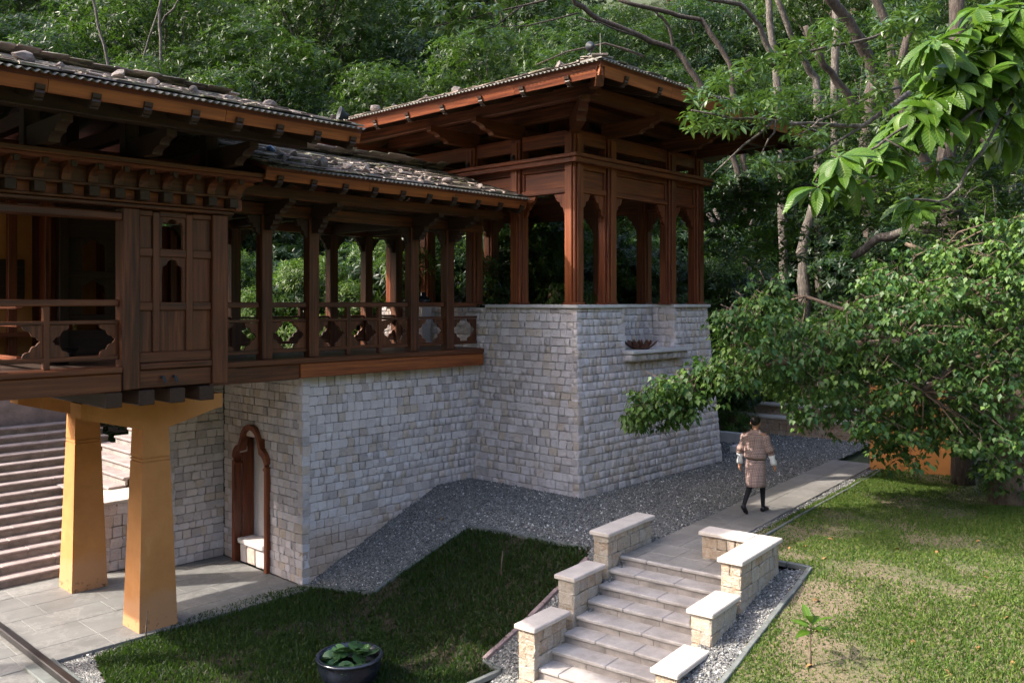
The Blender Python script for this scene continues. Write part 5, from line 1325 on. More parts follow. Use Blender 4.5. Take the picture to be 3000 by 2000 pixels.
# ---- right hand tree with heart shaped leaves
g = np.random.default_rng(77)
ht = thing('heart_leaf_tree', (18.6, 4.5, gz(18.6, 4.5)), 'spreading tree with drooping heart-shaped leaves at the right, one branch reaching the tower', 'tree')
def limbset(parent, specs, bark, seed):
    gg = np.random.default_rng(seed)
    for i, (pts, ra, rb) in enumerate(specs):
        mb = MB(); P = [np.array(at(*p)) for p in pts]; n = len(P); Q = []; rad = []
        for j in range(n-1):
            for s in (0, .5):
                Q.append(P[j]*(1-s)+P[j+1]*s+gg.normal(0, .015, 3)*(1 if s else 0)); rad.append((ra+(rb-ra)*(j+s)/(n-1))*pts[j][2]/FPX)
        Q.append(P[-1]); rad.append(rb*pts[-1][2]/FPX); mb.tube(Q, rad, 9); mb.build('trunk' if i == 0 else 'limb', MAT[bark], parent, True)
limbset(ht, [([(2318, 1175, 16.6), (2312, 1120, 16.6), (2318, 1040, 16.6), (2330, 900, 16.7), (2310, 760, 16.8), (2250, 640, 17)], 46, 24),
             ([(2318, 930, 16.7), (2200, 830, 16.2), (2060, 790, 15.8), (1900, 800, 15.4), (1760, 840, 15.2), (1640, 880, 15.1), (1540, 920, 15)], 18, 3),
             ([(2060, 790, 15.8), (1960, 720, 15.9), (1850, 680, 16)], 9, 3), ([(2200, 830, 16.2), (2120, 900, 15.6), (2000, 960, 15.3)], 9, 3),
             ([(2310, 760, 16.8), (2200, 690, 16.8), (2080, 640, 16.8)], 10, 4), ([(1760, 840, 15.2), (1700, 780, 15.5), (1660, 740, 15.7)], 5, 2), ([(1900, 800, 15.4), (1880, 900, 15.1), (1860, 960, 15)], 5, 2), ([(2250, 640, 17), (2150, 590, 17), (2080, 560, 17)], 10, 4)], 'bark_brown', 8)
poly_t = [(1435, 965), (1500, 890), (1560, 850), (1640, 850), (1650, 760), (1700, 690), (1760, 650), (1800, 700), (1890, 700), (1960, 690), (2000, 620), (2080, 580), (2180, 560), (2260, 520), (2400, 480), (2400, 1110), (2250, 1080), (2200, 1000), (2160, 1020), (2100, 1060), (2030, 1020), (1990, 1000), (1930, 950), (1880, 975), (1840, 965), (1800, 890), (1740, 868), (1690, 878), (1640, 885), (1600, 915), (1560, 960), (1480, 972)]
cl = []; tries = 0
while len(cl) < 330 and tries < 30000:
    tries += 1; u_, v_ = g.uniform(1430, 2410), g.uniform(480, 1110)
    if not inpoly(np.array([u_]), np.array([v_]), poly_t)[0]: continue
    md = 17 if u_ < 1700 else 25
    if all((u_-c[0])**2+((v_-c[1])*1.25)**2 > md*md for c in cl): cl.append((u_, v_))
# branch skeleton points
SK = np.array([tuple(at(*p)) for pts in (((2200, 830, 16.2), (2060, 790, 15.8), (1980, 790, 15.6), (1900, 800, 15.4), (1830, 820, 15.3), (1760, 840, 15.2), (1700, 860, 15.15), (1640, 880, 15.1), (1590, 900, 15.05), (1540, 920, 15)), ((1960, 720, 15.9), (1850, 680, 16)), ((2120, 900, 15.6), (2000, 960, 15.3)), ((2200, 690, 16.8), (2080, 640, 16.8), (2150, 590, 17), (2250, 640, 17), (2310, 760, 16.8)), ((1700, 780, 15.5), (1660, 740, 15.7)), ((1880, 900, 15.1), (1860, 960, 15)), ((2318, 930, 16.7), (2320, 1040, 16.6))) for p in pts])
C = []; tone = []; mbt = MB(); cuv = []
for u_, v_ in cl:
    d_ = 15.0+g.uniform(-.35, .35) if u_ < 1680 else 15.3+(u_-1430)/970*.9+g.uniform(-1.3, 1.5)
    c_ = np.array(at(u_, v_, d_)); tn = np.clip(.40+.17*g.normal()+(.35 if g.random() < .07 else 0), .05, .95)
    j = np.argmin(np.linalg.norm(SK-c_, axis=1)); mid = (SK[j]+c_)/2+np.array([0, 0, .12])+g.normal(0, .06, 3)
    if np.linalg.norm(SK[j]-c_) < 2.6: mbt.tube([SK[j], mid, c_+np.array([0, 0, .06])], [.02, .013, .006], 5, False)
    sz = g.uniform(.7, 1.25)
    for _ in range(7): C.append(c_+g.normal(0, 1, 3)*np.array([.17, .17, .11])*sz); tone.append(tn); cuv.append((u_, v_))
C = np.array(C); tone = np.array(tone)
X = []; RN = []
for j in range(12):
    n_c = len(C); ph = g.uniform(0, 6.28, n_c); rad = g.uniform(.02, .15, n_c); P = C+np.stack([np.cos(ph)*rad, np.sin(ph)*rad, -g.uniform(-.05, .12, n_c)], 1)
    D = np.stack([np.cos(ph)*.8, np.sin(ph)*.8, -g.uniform(.35, 1.7, n_c)], 1); U = np.stack([np.cos(ph)*.6, np.sin(ph)*.6, np.full(n_c, .9)], 1)+g.normal(0, .3, (n_c, 3))
    X.append(frames(P, D, U, g.uniform(.075, .145, n_c), g.uniform(.06, .105, n_c))); RN.append(np.clip(tone+.14*g.normal(size=n_c), 0, .98))
stuff(mbt.build('branchlets', MAT['bark_brown'], ht))
leaf_parts(ht, np.concatenate(X), 'heart', MAT['leaf_tallow'], np.concatenate(RN), 300)
mb = MB()
for i in range(0, len(C), 2):
    c = C[i]; mb.tube([c+np.array([g.normal(0, .1), g.normal(0, .1), .10]), c+np.array([0, 0, .03]), c+np.array([g.normal(0, .04), g.normal(0, .04), -.1])], [.006, .005, .003], 4, False)
stuff(mb.build('twigs', MAT['bark_brown'], ht))

# second trunk behind the heart-leaved tree, running up through the canopy
rt = thing('ivy_trunk_tree', tuple(at(2215, 1112, 18.3)), 'rough dark trunk behind the heart-leaved tree, its foot on the lawn edge', 'tree')
limbset(rt, [([(2215, 1125, 18.3), (2212, 1040, 18.3), (2195, 860, 18.3), (2190, 523, 18.3), (2165, 430, 18.3), (2190, 250, 18.3), (2200, 80, 18.3), (2196, -40, 18.3)], 26, 16), ([(2165, 430, 18.3), (2100, 330, 18), (2060, 200, 17.8), (2090, 60, 17.6)], 12, 8), ([(2190, 250, 18.3), (2270, 330, 18), (2352, 360, 17.8)], 12, 9)], 'bark_dark', 12)
# ---- foreground branch with big glossy leaves
def z3(x, y): return ((2000+x/2.351)*.784, y/2.351*.784)
fb = thing('broad_leaf_branch', tuple(at(2420, 180, 5.4)), 'overhanging branch with large glossy leaves in the upper right foreground', 'branch')
def bl(pts, ra, rb, d0, d1): return ([(*z3(*p), d0+(d1-d0)*i/(len(pts)-1)) for i, p in enumerate(pts)], ra, rb)
limbset(fb, [bl([(2700, 300), (2351, 580), (2200, 680), (2080, 740), (1900, 850), (1690, 815)], 7, 3.5, 5.5, 5.1), bl([(2400, 560), (2190, 620), (2000, 660), (1900, 700)], 5, 3, 5.4, 5.2), bl([(2270, 720), (2180, 830), (2130, 930), (1960, 1160), (1905, 1290), (1760, 1390), (1590, 1375)], 4, 3, 5.3, 4.9),
             bl([(1690, 815), (1520, 880), (1400, 960), (1240, 1060), (1080, 1080), (930, 1290)], 3.5, 2.5, 5.1, 4.9), bl([(2080, 740), (1990, 980), (1920, 1110), (1870, 1130)], 3, 2, 5.2, 5.1), bl([(2351, 300), (2250, 260), (2130, 60)], 4, 3, 5.5, 5.5), bl([(1900, 700), (1840, 440), (1740, 270)], 4, 2.5, 5.3, 5.4), bl([(1400, 960), (1570, 1080), (1670, 990), (1900, 850)], 2, 2.5, 5.0, 5.1), bl([(1170, 1265), (1260, 1255), (1340, 1210)], 2, 2, 5.0, 5.0)], 'bark', 9)
big = [(1690, 815, 12, 1.1), (1400, 960, 12, 1.0), (1080, 1080, 13, 1.0), (930, 1290, 12, 1.0), (1590, 1375, 12, .9), (1870, 1130, 8, .55), (1740, 270, 11, 1.0), (1640, 700, 9, .9), (1900, 540, 11, 1.0), (2250, 260, 12, 1.05), (2160, 620, 11, 1.0), (2090, 350, 11, 1.1), (2330, 780, 10, 1.1), (2200, 930, 10, 1.0), (2330, 60, 12, 1.2), (2130, 60, 12, 1.15), (1980, 200, 10, 1.0), (1900, 700, 11, 1.0), (1840, 440, 11, 1.0), (1500, 880, 10, .9), (1260, 1040, 9, .8), (2310, 450, 11, 1.1), (2010, 660, 10, 1.0), (1180, 1240, 10, .9), (2050, 520, 10, 1.0), (1750, 1130, 6, .6), (2230, 120, 11, 1.1), (2380, 640, 10, 1.1), (1620, 930, 8, .9), (1780, 620, 10, 1.0), (1700, 480, 9, .9), (2030, 60, 10, 1.0), (2150, 480, 11, 1.0), (1960, 380, 11, 1.0), (2260, 560, 10, 1.1), (2120, 760, 9, 1.0), (1560, 760, 9, .9), (1480, 1060, 8, .9), (1090, 1180, 8, .9), (2290, 960, 9, 1.0), (1950, 860, 7, .8), (2340, 200, 11, 1.1)]
X = []; RN = []
big = big+[(x+g.uniform(-90, 90), y+g.uniform(-80, 80), n-2, s*.85) for x, y, n, s in big if x < 1950 and x > 1200]
for x, y, n, s in big:
    p = at(*z3(x, y), 5.0+.35*(x-900)/1500+g.uniform(-.15, .2)); ax = np.array([[g.normal(0, .35), g.normal(0, .35), 1.0]])+np.array([[-.35*AX[1]-.35*AX[0], -.35*BX[1]-.35*BX[0], 0]])
    n += 2; q = whorls(np.array([tuple(p)]), ax, n, .24*s, .08*s, g, (-.45, .5), .38); X.append(q); RN.append(np.clip(.5+.2*g.normal(size=n)+.2*g.normal(), 0, .97))
leaf_parts(fb, np.concatenate(X), 'big', MAT['leaf_big'], np.concatenate(RN), 300)
# ---- middle distance branches with narrow whorled leaves
def z2(x, y): return ((1000+x/2.351)*.784, y/2.351*.784)
wb_ = thing('whorled_leaf_branch', tuple(at(1985, 230, 10)), 'slender branch with narrow whorled leaves hanging before the pavilion eave', 'branch')
limbset(wb_, [([(*z3(1560, 640), 10.4), (*z3(1240, 870), 10), (*z3(880, 850), 9.7), (*z3(620, 830), 9.5), (*z3(360, 820), 9.3), (*z3(60, 760), 9.1)], 6, 2), ([(*z3(1500, 600), 10.4), (*z3(1180, 720), 10), (*z3(940, 830), 9.7), (*z3(800, 930), 9.5)], 3.5, 2), ([(*z3(620, 840), 9.5), (*z3(420, 1000), 9.4), (*z3(200, 1205), 9.3)], 3.5, 1.5), ([(*z3(640, 830), 9.5), (*z3(590, 960), 9.5), (*z3(540, 1070), 9.5)], 2.5, 1.5),
              ([(*z3(1600, 180), 10.6), (*z3(1400, 230), 10.3), (*z3(1150, 300), 10), (*z3(900, 350), 9.8), (*z3(640, 390), 9.6), (*z3(430, 500), 9.4)], 4.5, 2), ([(*z3(1240, 870), 10), (*z3(900, 1080), 9.7), (*z3(820, 1110), 9.6), (*z3(560, 1120), 9.5)], 3, 1.5)], 'bark', 10)
wc = [(1000, 170), (1060, 250), (960, 290), (850, 330), (740, 350), (650, 380), (560, 420), (470, 470), (400, 500), (320, 540), (240, 560), (700, 420), (800, 300), (100, 700), (180, 760), (260, 830), (330, 860), (420, 760), (500, 720), (560, 790), (640, 700), (700, 750), (120, 880), (220, 900), (60, 800), (380, 700), (300, 720), (520, 1110), (600, 1150), (680, 1120), (760, 1130), (880, 980), (960, 940), (1080, 720), (1300, 640), (1400, 560), (1500, 440), (1350, 180), (1440, 170), (1550, 130), (1650, 60), (1560, 220), (1620, 100), (1480, 90), (740, 870), (860, 910), (150, 640), (460, 830), (540, 860), (1350, 700), (1200, 760), (1450, 500)]
P = []
for x, y in wc:
    for _ in range(5): P.append(tuple(at(*z3(x+g.normal(0, 42), y+g.normal(0, 26)), 9.5+g.uniform(-.5, .8))))
P = np.array(P); ax = np.array([0, 0, 1.0])+g.normal(0, .45, (len(P), 3)); X = whorls(P, ax, 8, .15, .034, g, (-.3, .5), .2)
leaf_parts(wb_, X, 'big', MAT['leaf_whorl'], np.clip(.5+.25*g.normal(size=len(X)), 0, .97), 300)
ob = thing('arching_leafy_branch', tuple(at(1300, -10, 14)), 'dark leafy twigs hanging into the top centre of the view', 'branch')
limbset(ob, [([(1330, -20, 14), (1200, 14, 14), (1090, 40, 13.8), (1000, 60, 13.6)], 3, 1.2), ([(1200, 14, 14), (1140, 60, 13.8), (1080, 80, 13.6)], 2, 1), ([(1330, 30, 14), (1210, 60, 14), (1150, 62, 13.8)], 2, 1), ([(1480, 130, 16), (1390, 100, 16), (1300, 120, 16), (1230, 150, 16)], 3, 1.5)], 'bark_dark', 11)
oc = [(560, 60), (620, 110), (690, 200), (760, 190), (860, 80), (930, 190), (1000, 60), (700, 60), (560, 150), (800, 130), (1100, 40), (900, 30), (1010, 240), (640, 30)]
P = np.array([tuple(at(*z2(x+g.normal(0, 25), y+g.normal(0, 22)), 13.8+g.uniform(-.4, .4))) for x, y in oc for _ in range(3)]); X = whorls(P, np.array([0, 0, 1.0])+g.normal(0, .4, (len(P), 3)), 8, .20, .055, g, (-.4, .4), .25)
leaf_parts(ob, X, 'big', MAT['leaf_whorl'], np.clip(.35+.22*g.normal(size=len(X)), 0, .9), 200)

# ================================================================== far end of the path
def pbox(name, mat, parent, a0, a1, b0, b1, z0, z1, e=.01): return MB().box(a0, a1, b0, b1, z0, z1, e, PM).build(name, mat, parent)
ow = thing('ochre_gate_wall', (*pw(21.2, 4.8), 0), 'ochre plastered wall with slate coping where the path ends, under the tree', 'wall')
pbox('wall_face', MAT['ochre'], ow, 21.0, 21.4, 3.6, 5.62, -.2, 1.95, .02); pbox('coping', MAT['slate'], ow, 20.9, 21.5, 3.5, 5.72, 1.952, 2.02, .01)
for nm, a, z0, z1, lab in (('terrace_wall', 24.7, -.1, .42, 'lower sandstone terrace wall with pale coping behind the walking person'), ('terrace_wall', 25.75, .35, .66, 'upper low terrace wall with pale coping below the sunny grass')):
    tw = thing(nm, (*pw(a, 9), z0), lab, 'stone wall', 'terrace walls beyond the gravel'); sw = StoneWall(MAT['stone_tan']); nn = (-PC, -PS)
    sw.face(pw(a, 13.5), pw(a, 6.4), nn, z0, z1, 0, ch=(.17, .22), wd=(.22, .45), seed=int(a*10)); sw.build(tw)
    pbox('core', MAT['mortar'], tw, a+.05, a+.35, 6.42, 13.5, z0-.3, z1-.004); pbox('coping', MAT['coping_warm'], tw, a-.06, a+.45, 6.35, 13.5, z1, z1+.07)
xs4 = np.arange(15, 34, .15); ys4 = np.arange(5, 22, .15)
tl_poly = [pw(a, b) for a, b in ((26.1, 5), (26.1, 16), (31.5, 16), (31.5, 5))]
struct(grid_sheet('terrace_lawn', xs4, ys4, lambda x, y: ground(x, y)+.015, MAT['lawn'], lambda x, y: inpoly(x, y, tl_poly)))
tag(blades('grass', 60000, lambda x, y: inpoly(x, y, tl_poly), (15, 34, 5, 22), .05, .1, MAT['grass_dry'], 16, None, .014), 'bright sunlit grass on the terrace behind the low walls', 'grass')
kt = thing('stone_trough', (*pw(20.6, 10.2), 0), 'low stone trough on the gravel beside the tower foot', 'trough')
c_ = pinv(*[float(q) for q in at(1690, 1040, 22.2)][:2])
pbox('trough_wall', MAT['coping'], kt, c_[0]-.1, c_[0]+1.3, c_[1]-.1, c_[1]+.12, -.05, .14); pbox('trough_wall', MAT['coping'], kt, c_[0]+1.3, c_[0]+1.5, c_[1]-.1, c_[1]+1.6, -.05, .26); kt.location = (*pw(c_[0]+.6, c_[1]), 0)
for ch in list(kt.children): attach(ch, kt)

# ================================================================== roof weights, lamps
def boulder(p, s, seed, mat, name, label, group, sq=.75):
    g_ = np.random.default_rng(seed); import bmesh
    bm = bmesh.new(); bmesh.ops.create_icosphere(bm, subdivisions=2, radius=1.0)
    pl = [(Vector(unit(g_.normal(size=3))), g_.uniform(.45, .75)) for _ in range(9)]
    for v in bm.verts:
        for n, d in pl:
            k = v.co.dot(n)
            if k > d: v.co -= n*(k-d)
        v.co *= 1+g_.uniform(-.05, .05)
    me = bpy.data.meshes.new(name); bm.to_mesh(me); bm.free(); me.materials.append(mat)
    o = link(name, me); o.location = p; o.scale = (s*g_.uniform(.9, 1.25), s*g_.uniform(.8, 1.05), s*sq*g_.uniform(.8, 1.15)); o.rotation_euler = (g_.uniform(-.2, .2), g_.uniform(-.2, .2), g_.uniform(0, 6))
    return tag(o, label, 'stone', group)
ORD = ['first', 'second', 'third', 'fourth', 'fifth', 'sixth', 'seventh', 'eighth', 'ninth', 'tenth', 'eleventh', 'twelfth', 'thirteenth', 'fourteenth']
for i, (x, y, wq) in enumerate(((160, 385, 170), (420, 435, 100), (825, 515, 130), (1055, 575, 110), (1240, 612, 55), (1335, 625, 95), (1565, 672, 80), (1785, 728, 45), (1860, 740, 90), (2295, 815, 70))):
    u, v = x*.3335, y*.3335; r = ray(u, v); Yp = 11.7 if i not in (9,) else 11.2; d = Yp/r[1]; zz = 6.40+.272*(Yp-10.7); s = wq*.3335*d/FPX*.5
    boulder((r[0]*d, Yp, zz+.07+s*.45), s, 300+i, MAT['weight'], 'roof_stone', f'weathered stone weighting the wing roof slates, {ORD[i]} from the left', 'stones weighting the slate roofs')
gl = [(575, 115, 100), (665, 190, 110), (775, 150, 80), (1000, 245, 180), (1110, 225, 80), (1230, 265, 120), (1385, 250, 80), (1395, 315, 110), (1545, 310, 75), (1870, 388, 80), (1940, 365, 60), (2085, 390, 110), (2370, 462, 90)]
for i, (x, y, wq) in enumerate(gl):
    u, v = (600+x/2.94)*.784, (400+(y+12)/2.94)*.784; r = ray(u, v)
    d = (GEZ+.09-CAMZ-GS*GE)/(r[2]-GS*r[1]); Yp = r[1]*d
    if not (12.2 < Yp < 14.9): Yp = min(max(Yp, 12.4), 14.6); d = Yp/r[1]
    s = wq/2.94*.784*d/FPX*.5; zz = GEZ+GS*(Yp-GE)+.09
    boulder((r[0]*d, Yp, zz+s*.35), s, 330+i, MAT['weight_blue'] if i == 0 else MAT['weight'], 'roof_stone', 'stone wrapped in blue plastic on the gallery roof beside the wing' if i == 0 else f'weathered stone weighting the gallery roof slates, {ORD[i]} from the wing', 'stones weighting the slate roofs')
tl = [(u_, w_) for u_, w_ in (((800+1420/4.704)*.784, 26), ((800+1660/4.704)*.784, 20), (981, 22), (1046, 30), (1091, 18), (1286, 26))]
for i, (u, wq) in enumerate(tl):
    r = ray(u, 250); Xp = EX0+.75; d = Xp/r[0]; s = wq*d/FPX*.55
    boulder((Xp, r[1]*d, EZ+RS*.75+.08+s*.5), s, 360+i, MAT['weight'], 'roof_stone', f'weathered stone weighting the left slope of the pavilion roof, {ORD[i]} from the left', 'stones weighting the slate roofs', 1.0)
for i, (u, wq) in enumerate(((1440, 22), (1560, 26))):
    r = ray(u, 250); Yp = EY0+.8; d = Yp/r[1]; s = wq*d/FPX*.5
    boulder((r[0]*d, Yp, EZ+RS*.8+.08+s*.4), s, 380+i, MAT['weight'], 'roof_stone', f'mossy stone on the right slope of the pavilion roof, {ORD[i]} from the near corner', 'stones weighting the slate roofs')
def lamp(p, dirv, size, stem, label):
    t = thing('roof_lamp', stem, label, 'lamp', 'cone-shaped lamps on the roofs'); p = Vector(p); d = Vector(dirv).normalized()
    m = Matrix.Translation(p) @ d.to_track_quat('Z', 'Y').to_matrix().to_4x4()
    mb = MB().lathe([(0, -.9*size), (.28*size, -.88*size), (.32*size, -.5*size), (.62*size, -.28*size), (.72*size, .0), (.76*size, .04*size), (.66*size, .05*size), (.5*size, -.15*size), (0, -.2*size)], (0, 0, 0), 20)
    mb.v = [tuple(m @ Vector(v)) for v in mb.v]; mb.build('lamp_head', MAT['lamp_metal'], t, True)
    MB().tube([p-d*size*.3, p-d*size*.3-Vector((0, 0, size*.5)), Vector(stem)], .014, 8).build('lamp_stem', MAT['lamp_metal'], t)
    MB().lathe([(0, .03), (.05, .03), (.06, 0)], stem, 12).build('lamp_foot', MAT['lamp_metal'], t)
fw_ = Vector((AX[1], BX[1], 0)); rt_ = Vector((AX[0], BX[0], 0))
q = at(779, 262, 13.15); lamp(q, -rt_*.95-fw_*.5+Vector((0, 0, .25)), .16, (q.x+.01, q.y, 6.40+.272*(q.y-10.7)+.1), 'dark cone lamp on the right end of the wing roof')
q = at(1356, 108, 15.4); lamp(q, fw_*.9-rt_*.3+Vector((0, 0, .15)), .125, (q.x, q.y, 8.16), 'dark round lamp standing on the near corner of the pavilion roof')
q = at(1379, 135, 15.3); pl_ = thing('lightning_rod', tuple(q), 'thin pale rod beside the lamp on the pavilion roof corner', 'rod'); MB().tube([q-Vector((0, 0, .12)), q+Vector((.0, 0, .45))], [.012, .008], 6).build('rod_shaft', MAT['zinc'], pl_); MB().box(q.x-.14, q.x+.14, q.y-.14, q.y+.14, q.z-.16, q.z-.08, .01).build('rod_foot', MAT['slate'], pl_)
for i, (x, y) in enumerate(((PX[0]-.2, PY[1]), (PX[0]-.2, PY[2]), (PX[0]+.25, PY[0]+.4))):
    t = thing('spot_lamp', (x, y, 6.78), ['small black spot lamp on the pavilion cornice by the second post', 'small black spot lamp on the pavilion cornice by the third post', 'small pale spot lamp on the cornice by the corner post'][i], 'lamp', 'spot lamps on the pavilion cornice')
    MB().tube([(x, y, 6.778), (x, y, 6.84)], .012, 6).build('lamp_stem', MAT['lamp_metal'], t); MB().tube([(x-.03, y, 6.83), (x+.06, y+.02, 6.93)], [.035, .03], 10).build('lamp_head', MAT['lamp_metal'], t)

# ================================================================== lotus bowls, vase
def lotus(p, R_, hh, label, rings=((1.0, 9, 1.0), (.72, 8, .9), (.45, 6, 1.0)), name='lotus_bowl'):
    t = thing(name, p, label, 'bowl', 'bronze lotus bowls on the tower'); p = Vector(p)
    MB().lathe([(0, 0), (R_*.42, 0), (R_*.62, hh*.22), (R_*.6, hh*.26), (0, hh*.12)], p, 20).build('dish', MAT['bronze'], t, True)
    for rr_, n, hs in rings:
        for i in range(n):
            a = 2*math.pi*(i+.5*(n % 2))/n+rr_; V = []; F = []
            for s, wq in ((0, .55), (.25, .85), (.5, .9), (.75, .62), (1, .03)):
                rad = R_*rr_*(.42+.58*s**.8); z = hh*hs*(.1+.9*s**1.4)*(1.2-.25*rr_)
                for k in (-1, 0, 1):
                    th_ = a+k*wq*2.3/n; V.append(p+Vector((rad*math.cos(th_), rad*math.sin(th_), z-(.02*R_ if k == 0 else 0))))
            for j in range(4):
                for k in range(2): b_ = j*3+k; F.append([b_, b_+1, b_+4, b_+3])
            o = MB().add(V, F).build('petal', MAT['bronze'], t); so_ = o.modifiers.new('thick', 'SOLIDIFY'); so_.thickness = .008
lotus((15.84, 10.98, NZ+.055), .40, .20, 'wide bronze lotus bowl on the sill of the tower niche')
q = at(1363, 694, 24.0); lotus((q.x, q.y, 3.75), .36, .2, 'bronze lotus bowl on the far parapet, seen between the pavilion posts')
q = at(1272, 694, 24.0); t = thing('lotus_finial', (q.x, q.y, 3.75), 'dark bronze lotus bud finial seen left of the corner post', 'finial')
MB().lathe([(.2, -.4), (.2, .0), (.12, .03), (.08, .06), (.15, .12), (.19, .2), (.16, .3), (.08, .38), (.01, .44)], (q.x, q.y, 3.75), 20).build('bud', MAT['bronze'], t, True)
q = at(972, 694, 20.6); t = thing('dark_vase', (q.x, q.y, 3.72), 'small dark blue vase on the ledge behind the gallery railing', 'vase')
MB().lathe([(.0, .0), (.12, .0), (.19, .08), (.2, .14), (.12, .2), (.06, .24), (.07, .3), (.05, .32)], (q.x, q.y, 3.72), 18).build('vase_body', MAT['pot'], t, True)
MB().box(q.x-.3, q.x+.3, q.y-.3, q.y+.3, 2.8, 3.715, .01).build('ledge', MAT['stone_low'], t)

q = at(132, 845, 13.1); t = thing('metal_bowl', (q.x, q.y, 2.87), 'dark metal bowl on the wing floor behind the fretted railing', 'bowl')
MB().lathe([(0, 0), (.14, 0), (.16, .03), (.25, .12), (.27, .2), (.25, .2), (.22, .12), (.1, .05), (0, .05)], (q.x, q.y, 2.872), 24).build('bowl_body', MAT['metal_dark'], t, True)
MB().lathe([(.25, .2), (.29, .21), (.30, .225), (.25, .215)], (q.x, q.y, 2.872), 24).build('bowl_rim', MAT['metal_dark'], t, True)
# ================================================================== water pot with lotus leaves
PXY = (7.11, 9.67); pz = gz(*PXY); t = thing('water_pot', (*PXY, pz), 'round dark glazed pot of lotus leaves on the shaded lawn', 'pot')
MB().lathe([(0, .0), (.24, 0), (.27, .02), (.38, .16), (.43, .3), (.42, .36), (.44, .4), (.46, .41), (.445, .435), (.40, .43), (.38, .36), (.37, .3)], (*PXY, pz), 40).build('pot_body', MAT['pot'], t, True)
MB().lathe([(0, .345), (.379, .345)], (*PXY, pz), 30).build('water', simple('dark_water', (.008, .012, .010), .08, .1, 3, .02, .5), t, True)
gp = random.Random(8)
for i in range(30):
    a = gp.uniform(0, 6.28); rad = .34*math.sqrt(gp.random()); s = gp.uniform(.07, .13); z = pz+.37+gp.uniform(0, .16)*(1-rad/.5); V = [(0, 0, -.012)]; F = []
    for k in range(13): th_ = .15+k*(6.283-.3)/12; V.append((math.cos(th_), math.sin(th_), .06*math.sin(3*th_+i)))
    for k in range(1, 13): F.append([0, k, k+1])
    m = Matrix.Translation((PXY[0]+rad*math.cos(a), PXY[1]+rad*math.sin(a), z)) @ Matrix.Rotation(gp.uniform(-.55, .55), 4, 'X') @ Matrix.Rotation(gp.uniform(-.55, .55), 4, 'Y') @ Matrix.Rotation(a, 4, 'Z') @ Matrix.Scale(s, 4)
    MB().add([m @ Vector(v) for v in V], F).build('lotus_leaf', MAT['leaf_lotus'], t)

# ================================================================== saplings, fallen leaves
def sapling(u, v, h_, leaves_, label, seed, lean=(0, 0)):
    x, y = gpix(u, v); z = gz(x, y); g_ = np.random.default_rng(seed); t = thing('sapling', (x, y, z), label, 'sapling', 'young saplings planted in the lawns')
    top = np.array([x+lean[0], y+lean[1], z+h_]); MB().tube([(x, y, z-.03), (x+lean[0]*.3, y+lean[1]*.3+.01, z+h_*.5), tuple(top)], [.014, .011, .007], 7).build('stem', MAT['bark_brown'], t, True)
    if leaves_:
        for k in range(leaves_):
            a = k*2.4+seed; el = .2+.85*(k/leaves_); D = np.array([[math.cos(a)*math.cos(el), math.sin(a)*math.cos(el), math.sin(el)]]); P_ = np.array([top-np.array([0, 0, .10*(1-k/leaves_)])])
            leaf_parts(t, frames(P_, D, np.array([[0, 0, 1.0]])+.2*g_.normal(size=(1, 3)), np.array([g_.uniform(.24, .34)]), np.array([.09])), 'big', MAT['leaf_big'], np.array([.3]), 5)
sapling(1863, 1533, .52, 9, 'young sapling with broad upright leaves in the sunny lawn', 3)
sapling(1152, 1327, .42, 0, 'thin bare sapling stick in the dark lawn below the gravel', 4, (.03, .0))
sapling(335, 1475, .45, 0, 'bent bare twig at the foot of the nearer ochre pillar', 5, (.06, .06))
V, F = leaf_template('big'); lm = MB().add([tuple(v) for v in V*np.array([.13, .06, .10])], [list(map(int, f)) for f in F]).mesh('dry_leaf', MAT['yellow_leaf'], True)
gp = random.Random(21)
for i in range(30):
    u, v = (gp.uniform(1800, 2340), gp.uniform(1230, 1560)) if i < 26 else (gp.uniform(900, 1600), gp.uniform(1180, 1260))
    x, y = gpix(u, v)
    if i < 26 and not inpoly(np.array([x]), np.array([y]), lawn_up)[0]: continue
    o = link('dry_leaf', lm); o.location = (x, y, gz(x, y)+.045); o.rotation_euler = (gp.uniform(-.4, .4), gp.uniform(-.5, .5), gp.uniform(0, 6.28)); s = gp.uniform(.6, 1.2); o.scale = (s, s, s)
    tag(o, 'curled dry leaf lying on the sunny right hand lawn' if i < 26 else 'brown dry leaf lying on the grey gravel', 'leaf', 'dry leaves on the lawn' if i < 26 else 'dry leaves on the gravel')

# ================================================================== tall tree outside the view (its crown shades part of the lawn)
c0 = Vector((16.2, 4.4, 0)); sd = Vector((SUN_H.x, SUN_H.y, math.tan(SUN_EL))); cc = c0+sd*26
tt = thing('tall_tree', (cc.x, cc.y, gz(cc.x, cc.y)), 'tall tree left of the wing whose crown shades the sunny lawn', 'tree')
MB().tube([(cc.x+.5, cc.y, gz(cc.x, cc.y)-.3), (cc.x+.2, cc.y+.2, cc.z*.5), (cc.x, cc.y, cc.z+1)], [.3, .2, .06], 9).build('trunk', MAT['bark'], tt, True)
o = bpy.data.objects.new('crown', VAR[4][1]); COL.objects.link(o); o.matrix_basis = Matrix.Translation((cc.x, cc.y, cc.z-1.1)) @ Matrix.Diagonal((.8, .6, .42, 1)); attach(o, tt)

